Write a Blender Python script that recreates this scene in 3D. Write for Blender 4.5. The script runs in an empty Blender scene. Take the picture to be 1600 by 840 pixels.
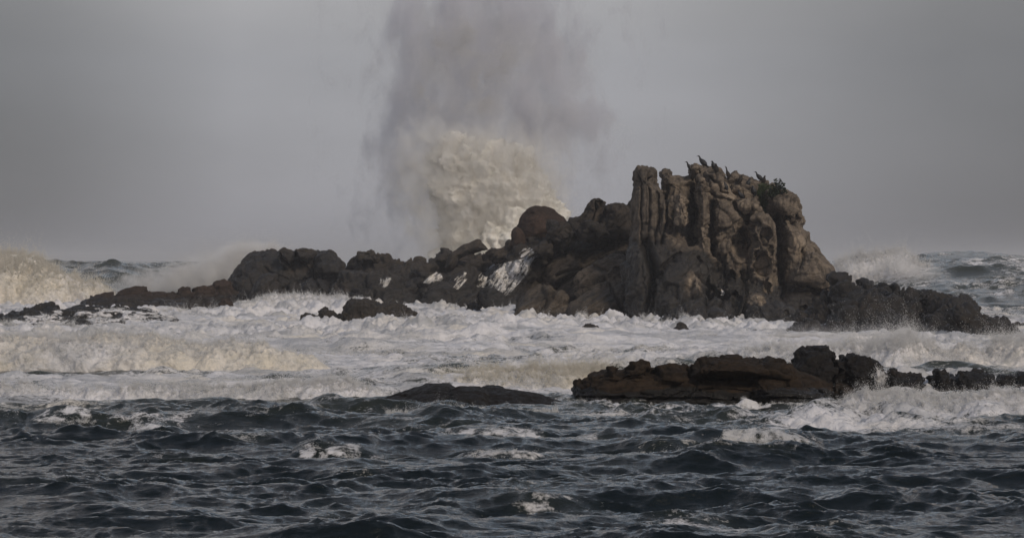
import bpy, bmesh, math, random
import numpy as np
from mathutils import Vector, Matrix
from mathutils.bvhtree import BVHTree
import mathutils.geometry

R = math.radians
random.seed(7)
rng = np.random.default_rng(11)
sc = bpy.context.scene
COL = sc.collection

# ------------------------------------------------------------------ camera
FPX, HCAM, HOR = 4444.0, 3.3, 407.0       # focal length in px of a 1600 px frame, eye height, horizon row
cd = bpy.data.cameras.new('camera')
cd.sensor_width = 36.0
cd.lens = 36.0 * FPX / 1600.0
cd.clip_start, cd.clip_end = 0.5, 20000
cam = bpy.data.objects.new('camera', cd)
cam.location = (0, 0, HCAM)
cam.rotation_euler = (R(90) - math.atan((420 - HOR) / FPX), 0, 0)
COL.objects.link(cam)
sc.camera = cam

# ------------------------------------------------------------------ light
SUN_EL, SUN_AZ = R(34), R(146)            # azimuth clockwise from +Y (view direction)
wd = bpy.data.worlds.new('World'); sc.world = wd; wd.use_nodes = True
wn, wl = wd.node_tree.nodes, wd.node_tree.links
wn.clear()
def WN(t, **k):
    n = wn.new(t)
    for a, b in k.items(): setattr(n, a, b)
    return n
wout = WN('ShaderNodeOutputWorld')
sky = WN('ShaderNodeTexSky', sky_type='NISHITA', sun_disc=False, sun_elevation=SUN_EL, sun_rotation=SUN_AZ)
b1 = WN('ShaderNodeBackground'); b1.inputs[1].default_value = 0.05
wl.new(sky.outputs[0], b1.inputs[0])
# overcast cloud deck: a ramp over elevation with soft cloud noise
tc = WN('ShaderNodeTexCoord')
sep = WN('ShaderNodeSeparateXYZ'); wl.new(tc.outputs['Generated'], sep.inputs[0])
ramp = WN('ShaderNodeValToRGB'); wl.new(sep.outputs[2], ramp.inputs[0])
cr = ramp.color_ramp
cr.elements[0].position = 0.0; cr.elements[0].color = (0.290, 0.290, 0.325, 1)
cr.elements[1].position = 0.07; cr.elements[1].color = (0.405, 0.402, 0.430, 1)
for pos, c in ((0.13, (0.56, 0.54, 0.53, 1)), (0.26, (0.76, 0.74, 0.74, 1)), (0.42, (0.40, 0.41, 0.44, 1)), (0.6, (0.22, 0.25, 0.31, 1)), (1.0, (0.20, 0.25, 0.33, 1))):
    e = cr.elements.new(pos); e.color = c
mp = WN('ShaderNodeMapping'); mp.inputs['Scale'].default_value = (1.0, 1.0, 3.0)
wl.new(tc.outputs['Generated'], mp.inputs[0])
nz = WN('ShaderNodeTexNoise'); nz.inputs['Scale'].default_value = 2.6; nz.inputs['Detail'].default_value = 6
nz.inputs['Roughness'].default_value = 0.5
wl.new(mp.outputs[0], nz.inputs[0])
nr = WN('ShaderNodeMapRange'); nr.inputs[1].default_value = 0.25; nr.inputs[2].default_value = 0.75
nr.inputs[3].default_value = 0.72; nr.inputs[4].default_value = 1.28
wl.new(nz.outputs[0], nr.inputs[0])
# the deck is thinner (brighter) to the left of the view than to the right
az = WN('ShaderNodeValToRGB'); azm = WN('ShaderNodeMapRange'); azm.inputs[1].default_value = -0.25; azm.inputs[2].default_value = 0.25; azm.clamp = True
wl.new(sep.outputs[0], azm.inputs[0]); wl.new(azm.outputs[0], az.inputs[0])
ar = az.color_ramp; ar.interpolation = 'B_SPLINE'
ar.elements[0].position = 0.0; ar.elements[0].color = (0.33, 0.33, 0.32, 1); ar.elements[1].position = 1.0; ar.elements[1].color = (0.34, 0.34, 0.35, 1)
for pos, v in ((0.18, 0.39), (0.32, 1.16), (0.44, 1.20), (0.58, 1.0), (0.70, 0.68), (0.80, 0.50)):
    e = ar.elements.new(pos); e.color = (v, v, v * 1.01, 1)
# higher up the deck is evenly bright again, with blue and warm breaks
hi = WN('ShaderNodeMapRange'); hi.inputs[1].default_value = 0.10; hi.inputs[2].default_value = 0.22; wl.new(sep.outputs[2], hi.inputs[0])
azx = WN('ShaderNodeMix'); azx.data_type = 'FLOAT'; wl.new(hi.outputs[0], azx.inputs[0]); wl.new(az.outputs[0], azx.inputs[2]); azx.inputs[3].default_value = 0.85
m1 = WN('ShaderNodeMath', operation='MULTIPLY'); wl.new(nr.outputs[0], m1.inputs[0]); wl.new(azx.outputs[0], m1.inputs[1])
nz2 = WN('ShaderNodeTexNoise'); nz2.inputs['Scale'].default_value = 5.0; nz2.inputs['Detail'].default_value = 4
wl.new(mp.outputs[0], nz2.inputs[0])
hr = WN('ShaderNodeMapRange'); hr.inputs[1].default_value = 0.42; hr.inputs[2].default_value = 0.58; wl.new(nz2.outputs[0], hr.inputs[0])
tint = WN('ShaderNodeMix'); tint.data_type = 'RGBA'; tint.inputs[6].default_value = (1.16, 1.0, 0.88, 1); tint.inputs[7].default_value = (0.72, 0.90, 1.10, 1)
wl.new(hr.outputs[0], tint.inputs[0])
tint2 = WN('ShaderNodeMix'); tint2.data_type = 'RGBA'; tint2.inputs[6].default_value = (1, 1, 1, 1)
wl.new(hi.outputs[0], tint2.inputs[0]); wl.new(tint.outputs[2], tint2.inputs[7])
tm = WN('ShaderNodeVectorMath', operation='MULTIPLY'); wl.new(ramp.outputs[0], tm.inputs[0]); wl.new(tint2.outputs[2], tm.inputs[1])
vm = WN('ShaderNodeVectorMath', operation='SCALE'); wl.new(tm.outputs[0], vm.inputs[0]); wl.new(m1.outputs[0], vm.inputs['Scale'])
b2 = WN('ShaderNodeBackground'); b2.inputs[1].default_value = 1.0
wl.new(vm.outputs[0], b2.inputs[0])
mx = WN('ShaderNodeMixShader'); mx.inputs[0].default_value = 0.9
wl.new(b1.outputs[0], mx.inputs[1]); wl.new(b2.outputs[0], mx.inputs[2])
wl.new(mx.outputs[0], wout.inputs[0])

sd = bpy.data.lights.new('sun', 'SUN'); sd.energy = 1.75; sd.angle = R(11); sd.color = (1.0, 0.88, 0.74)
sun = bpy.data.objects.new('sun', sd); COL.objects.link(sun)
dv = Vector((math.sin(SUN_AZ) * math.cos(SUN_EL), math.cos(SUN_AZ) * math.cos(SUN_EL), math.sin(SUN_EL)))
sun.rotation_euler = dv.to_track_quat('Z', 'Y').to_euler()

vs = sc.view_settings
vs.view_transform = 'Standard'; vs.look = 'None'; vs.gamma = 1.0; vs.use_curve_mapping = False
vs.exposure = 0.0
cy = sc.cycles
cy.max_bounces = 6; cy.diffuse_bounces = 4; cy.glossy_bounces = 3; cy.transmission_bounces = 2
cy.transparent_max_bounces = 20; cy.volume_bounces = 4
cy.volume_max_steps = 96
cy.use_denoising = True
cy.sample_clamp_indirect = 3.0

# ------------------------------------------------------------------ small tools
def P(px, py, D):
    return ((px - 800.0) * D / FPX, D, HCAM - (py - HOR) * D / FPX)

def tag(o, label=None, cat=None, group=None, kind=None):
    if label: o['label'] = label
    if cat: o['category'] = cat
    if group: o['group'] = group
    if kind: o['kind'] = kind
    return o

def mesh_np(name, V, Q, smooth=True):
    """V (n,3), Q (m,k) faces of one size"""
    me = bpy.data.meshes.new(name)
    V = np.ascontiguousarray(V, dtype=np.float32); Q = np.ascontiguousarray(Q, dtype=np.int32)
    k = Q.shape[1]
    me.vertices.add(len(V)); me.vertices.foreach_set('co', V.ravel())
    me.loops.add(Q.size); me.loops.foreach_set('vertex_index', Q.ravel())
    me.polygons.add(len(Q))
    me.polygons.foreach_set('loop_start', np.arange(0, Q.size, k, dtype=np.int32))
    if smooth: me.polygons.foreach_set('use_smooth', np.ones(len(Q), dtype=bool))
    me.update(calc_edges=True)
    return me

def link(name, me, mat=None, parent=None):
    o = bpy.data.objects.new(name, me); COL.objects.link(o)
    if mat:
        me.materials.clear(); me.materials.append(mat)
    if parent: o.parent = parent
    return o

def attr(me, name, arr):
    a = me.attributes.new(name, 'FLOAT', 'POINT'); a.data.foreach_set('value', np.ascontiguousarray(arr, dtype=np.float32))

def sstep(a, b, x):
    t = np.clip((x - a) / (b - a), 0, 1); return t * t * (3 - 2 * t)

# ------------------------------------------------------------------ noise (numpy)
def _hash(i, j, k, s):
    h = (i * 374761393 + j * 668265263 + k * 2147483647 + s * 1274126177) & 0xFFFFFFFF
    h = ((h ^ (h >> 13)) * 1274126177) & 0xFFFFFFFF
    h = ((h ^ (h >> 16)) * 2246822519) & 0xFFFFFFFF
    return h ^ (h >> 15)
_G = np.random.default_rng(3).normal(size=(256, 3)); _G /= np.linalg.norm(_G, axis=1)[:, None]; _G = _G.astype(np.float32)
def perlin(p, s=0):
    out = np.empty(len(p), np.float32)
    for a in range(0, len(p), 400000):
        q = p[a:a + 400000]
        f = np.floor(q); i = f.astype(np.int64); t = (q - f).astype(np.float32)
        u = t * t * t * (t * (t * 6 - 15) + 10)
        r = 0
        for dx in (0, 1):
            wx = u[:, 0] if dx else 1 - u[:, 0]
            for dy in (0, 1):
                wy = wx * (u[:, 1] if dy else 1 - u[:, 1])
                for dz in (0, 1):
                    w = wy * (u[:, 2] if dz else 1 - u[:, 2])
                    g = _G[_hash(i[:, 0] + dx, i[:, 1] + dy, i[:, 2] + dz, s) & 255]
                    r = r + w * (g[:, 0] * (t[:, 0] - dx) + g[:, 1] * (t[:, 1] - dy) + g[:, 2] * (t[:, 2] - dz))
        out[a:a + 400000] = r * 1.5
    return out
def fbm(p, o=4, s=0, g=0.5):
    r = 0; a = 1; 
    for k in range(o): r = r + a * perlin(p * (2.03 ** k) + 7.3 * k, s + k); a *= g
    return r
def billow(p, o=3, s=0, g=0.5):
    r = 0; a = 1
    for k in range(o): r = r + a * (np.abs(perlin(p * (2.1 ** k) + 3.1 * k, s + k)) * 2 - 0.5); a *= g
    return r
def worley(p, s=0):
    """F1, F2, a random value of the nearest cell and a random tilt over that cell (flat facets)"""
    F1 = np.full(len(p), 9.0, np.float32); F2 = F1.copy(); C = np.zeros(len(p), np.float32); TL = C.copy()
    f = np.floor(p); i = f.astype(np.int64); t = (p - f).astype(np.float32)
    for dx in (-1, 0, 1):
        for dy in (-1, 0, 1):
            for dz in (-1, 0, 1):
                h = _hash(i[:, 0] + dx, i[:, 1] + dy, i[:, 2] + dz, s)
                cx = (h & 1023) / 1023.0; cyy = ((h >> 10) & 1023) / 1023.0; cz = ((h >> 20) & 1023) / 1023.0
                d = np.sqrt((dx + cx - t[:, 0]) ** 2 + (dy + cyy - t[:, 1]) ** 2 + (dz + cz - t[:, 2]) ** 2).astype(np.float32)
                nearer = d < F1
                F2 = np.where(nearer, F1, np.minimum(F2, d)); F1 = np.where(nearer, d, F1)
                C = np.where(nearer, ((h >> 5) & 255) / 255.0, C)
                tl = (((h >> 3) & 127) / 63.5 - 1) * (t[:, 0] - dx - cx) + (((h >> 9) & 127) / 63.5 - 1) * (t[:, 1] - dy - cyy) + (((h >> 15) & 127) / 63.5 - 1) * (t[:, 2] - dz - cz)
                TL = np.where(nearer, tl, TL)
    return F1, F2, C, TL

# ------------------------------------------------------------------ materials
def new_mat(name):
    m = bpy.data.materials.new(name); m.use_nodes = True
    nt = m.node_tree; nt.nodes.clear()
    return m, nt
def N(nt, t, ins=None, **k):
    n = nt.nodes.new(t)
    for a, b in k.items(): setattr(n, a, b)
    for a, b in (ins or {}).items():
        if isinstance(b, bpy.types.NodeSocket): nt.links.new(b, n.inputs[a])
        else: n.inputs[a].default_value = b
    return n
def mathn(nt, op, a, b=0.0, c=None, clamp=False):
    n = nt.nodes.new('ShaderNodeMath'); n.operation = op; n.use_clamp = clamp
    for i, v in enumerate((a, b, c)):
        if v is None: continue
        if isinstance(v, bpy.types.NodeSocket): nt.links.new(v, n.inputs[i])
        else: n.inputs[i].default_value = v
    return n.outputs[0]
def rng_n(nt, v, a, b, c=0.0, d=1.0):
    n = N(nt, 'ShaderNodeMapRange', {0: v, 1: a, 2: b, 3: c, 4: d}); return n.outputs[0]
def mixc(nt, f, a, b, mode='MIX'):
    n = nt.nodes.new('ShaderNodeMix'); n.data_type = 'RGBA'; n.blend_type = mode
    for idx, v in ((0, f), (6, a), (7, b)):
        if isinstance(v, bpy.types.NodeSocket): nt.links.new(v, n.inputs[idx])
        elif idx == 0: n.inputs[0].default_value = v
        else: n.inputs[idx].default_value = (*v, 1)
    return n.outputs[2]
def noise(nt, vec, scale, detail=5, rough=0.55, dist=0.0):
    return N(nt, 'ShaderNodeTexNoise', {'Vector': vec, 'Scale': scale, 'Detail': detail, 'Roughness': rough, 'Distortion': dist}).outputs[0]
def mapped(nt, vec, scale=(1, 1, 1), rot=(0, 0, 0)):
    return N(nt, 'ShaderNodeMapping', {'Vector': vec, 'Scale': scale, 'Rotation': rot}).outputs[0]

def rock_mat(name, dry1, dry2, stain, wet1, wet2, s=1.0, strat=(1, 1, 2.5), rot=(0, 0.25, 0), drip=0.3):
    """dry stone (two tones + stain) where the attribute 'dry' is 1, dark weedy wet stone where it is 0; s = detail size factor"""
    m, nt = new_mat(name)
    out = N(nt, 'ShaderNodeOutputMaterial')
    pos = N(nt, 'ShaderNodeNewGeometry').outputs['Position']
    dry = N(nt, 'ShaderNodeAttribute', attribute_name='dry').outputs['Fac']
    crack = N(nt, 'ShaderNodeAttribute', attribute_name='crack').outputs['Fac']
    mv = mapped(nt, pos, strat, rot)
    n1 = noise(nt, mv, 0.55 / s, 8, 0.62, 0.6)
    n2 = noise(nt, pos, 2.6 / s, 7, 0.65)
    n3 = noise(nt, mv, 7.0 / s, 6, 0.7, 0.3)
    c = mixc(nt, rng_n(nt, n1, 0.36, 0.62), dry1, dry2)
    c = mixc(nt, rng_n(nt, n2, 0.50, 0.68, 0, 0.8), c, stain)
    w = mixc(nt, rng_n(nt, n2, 0.38, 0.64), wet1, wet2)
    w = mixc(nt, rng_n(nt, n3, 0.55, 0.75, 0, 0.45), w, dry1)
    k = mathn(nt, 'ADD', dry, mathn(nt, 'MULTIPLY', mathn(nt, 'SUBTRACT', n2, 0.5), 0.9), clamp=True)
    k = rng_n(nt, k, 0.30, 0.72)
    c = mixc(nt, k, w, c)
    c = mixc(nt, rng_n(nt, dry, 1.0, 1.5, 0, 0.65), c, tuple(min(0.5, v * 1.45) for v in dry1))
    dr = noise(nt, mapped(nt, pos, (2.2, 2.2, 0.22)), 1.1 / s, 6, 0.65, 0.3)
    c = mixc(nt, rng_n(nt, dr, 0.54, 0.66, 0.0, drip), c, tuple(v * 0.9 for v in wet2))
    c = mixc(nt, rng_n(nt, n3, 0.40, 0.62, 0.0, 0.7), c, mixc(nt, 1.0, c, (0.38, 0.37, 0.36), 'MULTIPLY'))
    c = mixc(nt, rng_n(nt, noise(nt, mv, 3.2 / s, 6, 0.7, 0.5), 0.56, 0.70, 0.0, 0.5), c, mixc(nt, 1.0, c, (1.75, 1.7, 1.62), 'MULTIPLY'))
    c = mixc(nt, mathn(nt, 'MULTIPLY', crack, 0.75, clamp=True), c, (0.022, 0.019, 0.017))
    bmp = N(nt, 'ShaderNodeBump', {'Strength': 0.9, 'Distance': 0.10 * s, 'Height': mathn(nt, 'ADD', mathn(nt, 'MULTIPLY', n3, 0.8), mathn(nt, 'MULTIPLY', noise(nt, mv, 22 / s, 4, 0.7), 0.35))})
    ro = rng_n(nt, k, 0, 1, 0.40, 0.88)
    b = N(nt, 'ShaderNodeBsdfPrincipled', {'Base Color': c, 'Roughness': ro, 'Normal': bmp.outputs[0], 'Specular IOR Level': rng_n(nt, k, 0, 1, 0.42, 0.14)})
    nt.links.new(b.outputs[0], out.inputs[0])
    return m

M_STACK = rock_mat('tan_sandstone', (0.285, 0.228, 0.172), (0.165, 0.134, 0.106), (0.062, 0.050, 0.042), (0.018, 0.016, 0.0145), (0.050, 0.043, 0.036), 1.0, drip=0.75)
M_DARK = rock_mat('dark_wet_rock', (0.110, 0.088, 0.068), (0.062, 0.051, 0.042), (0.026, 0.022, 0.019), (0.014, 0.0125, 0.0115), (0.036, 0.031, 0.027), 1.0, (1, 1, 3.0), (0, 0.6, 0))
M_SLOPE = rock_mat('slope_rock', (0.205, 0.165, 0.126), (0.110, 0.090, 0.072), (0.026, 0.022, 0.019), (0.012, 0.011, 0.010), (0.042, 0.036, 0.031), 1.0, (0.6, 1, 2.6), (0, 0.6, 0), drip=0.2)
M_RED = rock_mat('red_brown_rock', (0.088, 0.058, 0.045), (0.058, 0.042, 0.034), (0.034, 0.027, 0.023), (0.018, 0.015, 0.013), (0.042, 0.032, 0.026), 1.0)
M_FORE = rock_mat('brown_slab_rock', (0.060, 0.040, 0.025), (0.034, 0.024, 0.017), (0.013, 0.010, 0.008), (0.006, 0.0052, 0.0045), (0.013, 0.010, 0.008), 0.42, (1, 1, 5.0), (0, 0.04, 0))
M_FDARK = rock_mat('black_wet_rock', (0.020, 0.014, 0.011), (0.013, 0.010, 0.008), (0.008, 0.007, 0.006), (0.006, 0.005, 0.0045), (0.012, 0.009, 0.008), 0.42, (1, 1, 4.0), (0, 0.1, 0))

def foam_color(nt, pos):
    a = noise(nt, pos, 0.16, 4, 0.5)
    b = noise(nt, pos, 1.3, 6, 0.6)
    t = noise(nt, mapped(nt, pos, (0.35, 1, 1)), 0.55, 6, 0.62, 0.6)
    c = mixc(nt, rng_n(nt, a, 0.50, 0.68, 0, 0.5), (0.78, 0.765, 0.785), (0.82, 0.73, 0.58))
    c = mixc(nt, rng_n(nt, t, 0.46, 0.62, 0, 0.75), c, (0.36, 0.37, 0.39))
    return mixc(nt, rng_n(nt, b, 0.52, 0.74, 0, 0.6), c, (0.42, 0.41, 0.38))
def foam_mat(name, tint=None):
    m, nt = new_mat(name)
    out = N(nt, 'ShaderNodeOutputMaterial')
    pos = N(nt, 'ShaderNodeNewGeometry').outputs['Position']
    c = foam_color(nt, pos)
    if tint: c = mixc(nt, rng_n(nt, noise(nt, pos, 0.35, 4, 0.6), 0.40, 0.62, 0.10, 0.75), c, tint)
    n = noise(nt, pos, 9.0, 5, 0.7)
    n2 = noise(nt, pos, 3.0, 5, 0.7)
    c = mixc(nt, rng_n(nt, n2, 0.52, 0.70, 0, 0.5), c, (0.26, 0.27, 0.25))
    bmp = N(nt, 'ShaderNodeBump', {'Strength': 0.9, 'Distance': 0.09, 'Height': n})
    b = N(nt, 'ShaderNodeBsdfPrincipled', {'Base Color': c, 'Roughness': 0.85, 'Normal': bmp.outputs[0], 'Specular IOR Level': 0.2})
    nt.links.new(b.outputs[0], out.inputs[0])
    return m
M_FOAM = foam_mat('white_foam')
M_SAND = foam_mat('sandy_foam', (0.74, 0.67, 0.55))
def burst_mat(hole=None):
    m, nt = new_mat('burst_foam' if hole is None else 'burst_spray')
    out = N(nt, 'ShaderNodeOutputMaterial')
    pos = N(nt, 'ShaderNodeNewGeometry').outputs['Position']
    a = noise(nt, pos, 0.5, 6, 0.62, 0.3); b = noise(nt, pos, 2.4, 6, 0.7)
    c = mixc(nt, rng_n(nt, a, 0.42, 0.62), (0.96, 0.93, 0.87), (0.84, 0.82, 0.76))
    bmp = N(nt, 'ShaderNodeBump', {'Strength': 0.8, 'Distance': 0.25, 'Height': b})
    d = N(nt, 'ShaderNodeBsdfDiffuse', {'Color': c, 'Normal': bmp.outputs[0]}); t = N(nt, 'ShaderNodeBsdfTranslucent', {'Color': c})
    x = N(nt, 'ShaderNodeMixShader', {0: 0.12, 1: d.outputs[0], 2: t.outputs[0]})
    if hole is None: nt.links.new(x.outputs[0], out.inputs[0]); return m
    fine = noise(nt, pos, 5.0, 5, 0.75)
    wisp = noise(nt, pos, 0.9, 5, 0.65, 0.4)
    e = mathn(nt, 'ADD', mathn(nt, 'MULTIPLY', fine, 0.45), mathn(nt, 'MULTIPLY', wisp, 0.55))
    h = N(nt, 'ShaderNodeMixShader', {0: rng_n(nt, e, hole - 0.05, hole + 0.07), 1: N(nt, 'ShaderNodeBsdfTransparent').outputs[0], 2: x.outputs[0]})
    nt.links.new(h.outputs[0], out.inputs[0])
    return m
M_BURST = burst_mat()
def drop_mat(name, c, trans=0.4):
    m, nt = new_mat(name)
    out = N(nt, 'ShaderNodeOutputMaterial')
    d = N(nt, 'ShaderNodeBsdfDiffuse', {'Color': (*c, 1)}); t = N(nt, 'ShaderNodeBsdfTranslucent', {'Color': (*c, 1)})
    x = N(nt, 'ShaderNodeMixShader', {0: trans, 1: d.outputs[0], 2: t.outputs[0]})
    nt.links.new(x.outputs[0], out.inputs[0])
    return m
M_DROP = drop_mat('spray_drops', (0.93, 0.92, 0.91))
M_DROPW = drop_mat('warm_spray_drops', (0.95, 0.91, 0.83), 0.5)

def water_mat():
    m, nt = new_mat('sea_water')
    out = N(nt, 'ShaderNodeOutputMaterial')
    pos = N(nt, 'ShaderNodeNewGeometry').outputs['Position']
    fo = N(nt, 'ShaderNodeAttribute', attribute_name='foam').outputs['Fac']
    tb = N(nt, 'ShaderNodeAttribute', attribute_name='turbid').outputs['Fac']
    st = mapped(nt, pos, (0.55, 1, 1))
    f1 = noise(nt, st, 2.6, 8, 0.66, 0.8)
    f2 = noise(nt, st, 0.9, 4, 0.6, 0.4)
    lace = mathn(nt, 'ADD', mathn(nt, 'MULTIPLY', f1, 0.7), mathn(nt, 'MULTIPLY', f2, 0.3))
    k = mathn(nt, 'ADD', fo, mathn(nt, 'MULTIPLY', mathn(nt, 'SUBTRACT', lace, 0.5), 1.7))
    k = mathn(nt, 'ADD', k, mathn(nt, 'MULTIPLY', mathn(nt, 'SUBTRACT', noise(nt, pos, 11.0, 5, 0.75), 0.5), 0.9))
    k = rng_n(nt, k, 0.42, 0.66)
    wc = mixc(nt, tb, (0.002, 0.005, 0.005), (0.042, 0.046, 0.036))
    n1 = noise(nt, mapped(nt, pos, (0.7, 1, 1)), 5.0, 7, 0.62, 0.3)
    n2 = noise(nt, mapped(nt, pos, (0.8, 1, 1)), 20.0, 3, 0.6)
    h = mathn(nt, 'ADD', mathn(nt, 'MULTIPLY', n1, 1.0), mathn(nt, 'MULTIPLY', n2, 0.18))
    bw = N(nt, 'ShaderNodeBump', {'Strength': 1.0, 'Distance': 0.045, 'Height': h})
    wat = N(nt, 'ShaderNodeBsdfPrincipled', {'Base Color': wc, 'Roughness': 0.05, 'IOR': 1.333, 'Normal': bw.outputs[0]})
    bf = N(nt, 'ShaderNodeBump', {'Strength': 1.0, 'Distance': 0.14, 'Height': mathn(nt, 'ADD', f1, mathn(nt, 'MULTIPLY', noise(nt, pos, 9.0, 5, 0.7), 0.5))})
    foa = N(nt, 'ShaderNodeBsdfPrincipled', {'Base Color': foam_color(nt, pos), 'Roughness': 0.8, 'Normal': bf.outputs[0], 'Specular IOR Level': 0.2})
    x = N(nt, 'ShaderNodeMixShader', {0: k, 1: wat.outputs[0], 2: foa.outputs[0]})
    nt.links.new(x.outputs[0], out.inputs[0])
    return m
M_WATER = water_mat()

def simple_mat(name, c, rough=0.6, spec=0.3, var=0.3, sc_=8.0):
    m, nt = new_mat(name)
    out = N(nt, 'ShaderNodeOutputMaterial')
    pos = N(nt, 'ShaderNodeTexCoord').outputs['Object']
    n = noise(nt, pos, sc_, 4, 0.6)
    col = mixc(nt, rng_n(nt, n, 0.3, 0.7, 0, var), c, tuple(x * 0.4 for x in c))
    b = N(nt, 'ShaderNodeBsdfPrincipled', {'Base Color': col, 'Roughness': rough, 'Specular IOR Level': spec})
    nt.links.new(b.outputs[0], out.inputs[0]); return m
M_BIRD = simple_mat('black_plumage', (0.010, 0.010, 0.012), 0.5, 0.4)
M_BIRDB = simple_mat('brown_plumage', (0.026, 0.021, 0.017), 0.7, 0.2)
M_BREAST = simple_mat('pale_plumage', (0.34, 0.30, 0.26), 0.8, 0.2)
M_BILL = simple_mat('grey_bill', (0.05, 0.045, 0.038), 0.5)
M_LEAF = simple_mat('shrub_leaves', (0.042, 0.062, 0.022), 0.6, 0.2, 0.7, 6)
M_LEAFD = simple_mat('dark_leaves', (0.022, 0.034, 0.018), 0.6, 0.2, 0.7, 6)
M_TWIG = simple_mat('twig_bark', (0.05, 0.038, 0.028), 0.9)

# ------------------------------------------------------------------ carved masses: outlines with real depth
def chaikin(Q, n=1):
    for _ in range(n):
        A = np.roll(Q, -1, 0)
        Q = np.stack([0.78 * Q + 0.22 * A, 0.22 * Q + 0.78 * A], 1).reshape(-1, 2)
    return Q
def inflate(poly, yc, T, rim, lean=0.0, Tb=None, s=0.12, sm=2, zref=None):
    """closed lens-like body over an outline given in picture rows/columns at depth yc; rim = metres over which it rounds off"""
    Q = np.array([(P(a, b, yc)[0], P(a, b, yc)[2]) for a, b in poly]); Q = chaikin(Q, sm)
    Tb = T if Tb is None else Tb
    x0, z0 = Q.min(0) - s * 1.5; x1, z1 = Q.max(0) + s * 1.5
    xs = np.arange(x0, x1, s); zs = np.arange(z0, z1, s)
    X, Z = np.meshgrid(xs, zs); G = np.stack([X.ravel(), Z.ravel()], 1)
    A = Q; B = np.roll(Q, -1, 0)
    best = np.full(len(G), 1e9); near = np.zeros_like(G); ins = np.zeros(len(G), bool)
    for a, b in zip(A, B):
        ab = b - a; t = np.clip(((G - a) @ ab) / max(ab @ ab, 1e-12), 0, 1)
        c = a + t[:, None] * ab; d = np.hypot(*(G - c).T)
        m = d < best; best[m] = d[m]; near[m] = c[m]
        if a[1] != b[1]:
            cond = (a[1] > G[:, 1]) != (b[1] > G[:, 1])
            ins ^= cond & (G[:, 0] < (b[0] - a[0]) * (G[:, 1] - a[1]) / (b[1] - a[1]) + a[0])
    nx, nzz = len(xs), len(zs)
    idx = np.arange(nx * nzz).reshape(nzz, nx)
    c4 = np.stack([idx[:-1, :-1], idx[:-1, 1:], idx[1:, 1:], idx[1:, :-1]], -1).reshape(-1, 4)
    keep = ins[c4].any(1); c4 = c4[keep]
    G2 = np.where(ins[:, None], G, near); d = np.where(ins, best, 0.0)
    g = np.sqrt(np.clip(1 - (1 - np.clip(d / rim, 0, 1)) ** 2, 0, 1))
    zm = zref if zref is not None else 0.5 * (z0 + z1)
    sh = lean * (G2[:, 1] - zm)
    used, inv = np.unique(c4.ravel(), return_inverse=True); c4 = inv.reshape(-1, 4); n = len(used)
    F = np.stack([G2[used, 0], yc + sh[used] - T * g[used], G2[used, 1]], 1)
    K = np.stack([G2[used, 0], yc + sh[used] + Tb * g[used], G2[used, 1]], 1)
    V = np.concatenate([F, K]); back = (c4 + n)[:, ::-1]
    # side walls between the two shells on open edges
    e = np.concatenate([c4[:, [0, 1]], c4[:, [1, 2]], c4[:, [2, 3]], c4[:, [3, 0]]])
    key = {}
    for a, b in e.tolist(): key[(a, b)] = 1
    side = [(b, a, a + n, b + n) for (a, b) in key if (b, a) not in key]
    Fq = np.concatenate([c4, back, np.array(side, dtype=c4.dtype).reshape(-1, 4)])
    return V, Fq

def fuse(pieces, voxel):
    vs_, fs, o = [], [], 0
    for V, F in pieces: vs_.append(V); fs.append(F + o); o += len(V)
    me = mesh_np('tmp', np.concatenate(vs_), np.concatenate(fs), False)
    ob = bpy.data.objects.new('tmp', me); COL.objects.link(ob)
    md = ob.modifiers.new('r', 'REMESH'); md.mode = 'VOXEL'; md.voxel_size = voxel; md.adaptivity = 0
    dg = bpy.context.evaluated_depsgraph_get()
    ev = bpy.data.meshes.new_from_object(ob.evaluated_get(dg))
    bpy.data.objects.remove(ob); bpy.data.meshes.remove(me)
    return ev
def get_vn(me):
    n = len(me.vertices)
    v = np.empty(n * 3, np.float32); me.vertices.foreach_get('co', v)
    nn = np.empty(n * 3, np.float32); me.vertex_normals.foreach_get('vector', nn)
    return v.reshape(-1, 3), nn.reshape(-1, 3)
def put_v(me, V):
    me.vertices.foreach_set('co', np.ascontiguousarray(V, np.float32).ravel()); me.update()
    me.polygons.foreach_set('use_smooth', np.ones(len(me.polygons), bool))

def topx(V):
    return 800 + V[:, 0] / V[:, 1] * FPX, HOR - (V[:, 2] - HCAM) / V[:, 1] * FPX

def polyd(px, py, line):
    best = np.full(len(px), 1e9)
    for (ax, ay), (bx, by) in zip(line[:-1], line[1:]):
        ab = np.array((bx - ax, by - ay), float); t = np.clip(((px - ax) * ab[0] + (py - ay) * ab[1]) / (ab @ ab), 0, 1)
        best = np.minimum(best, np.hypot(px - ax - t * ab[0], py - ay - t * ab[1]))
    return best

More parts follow.
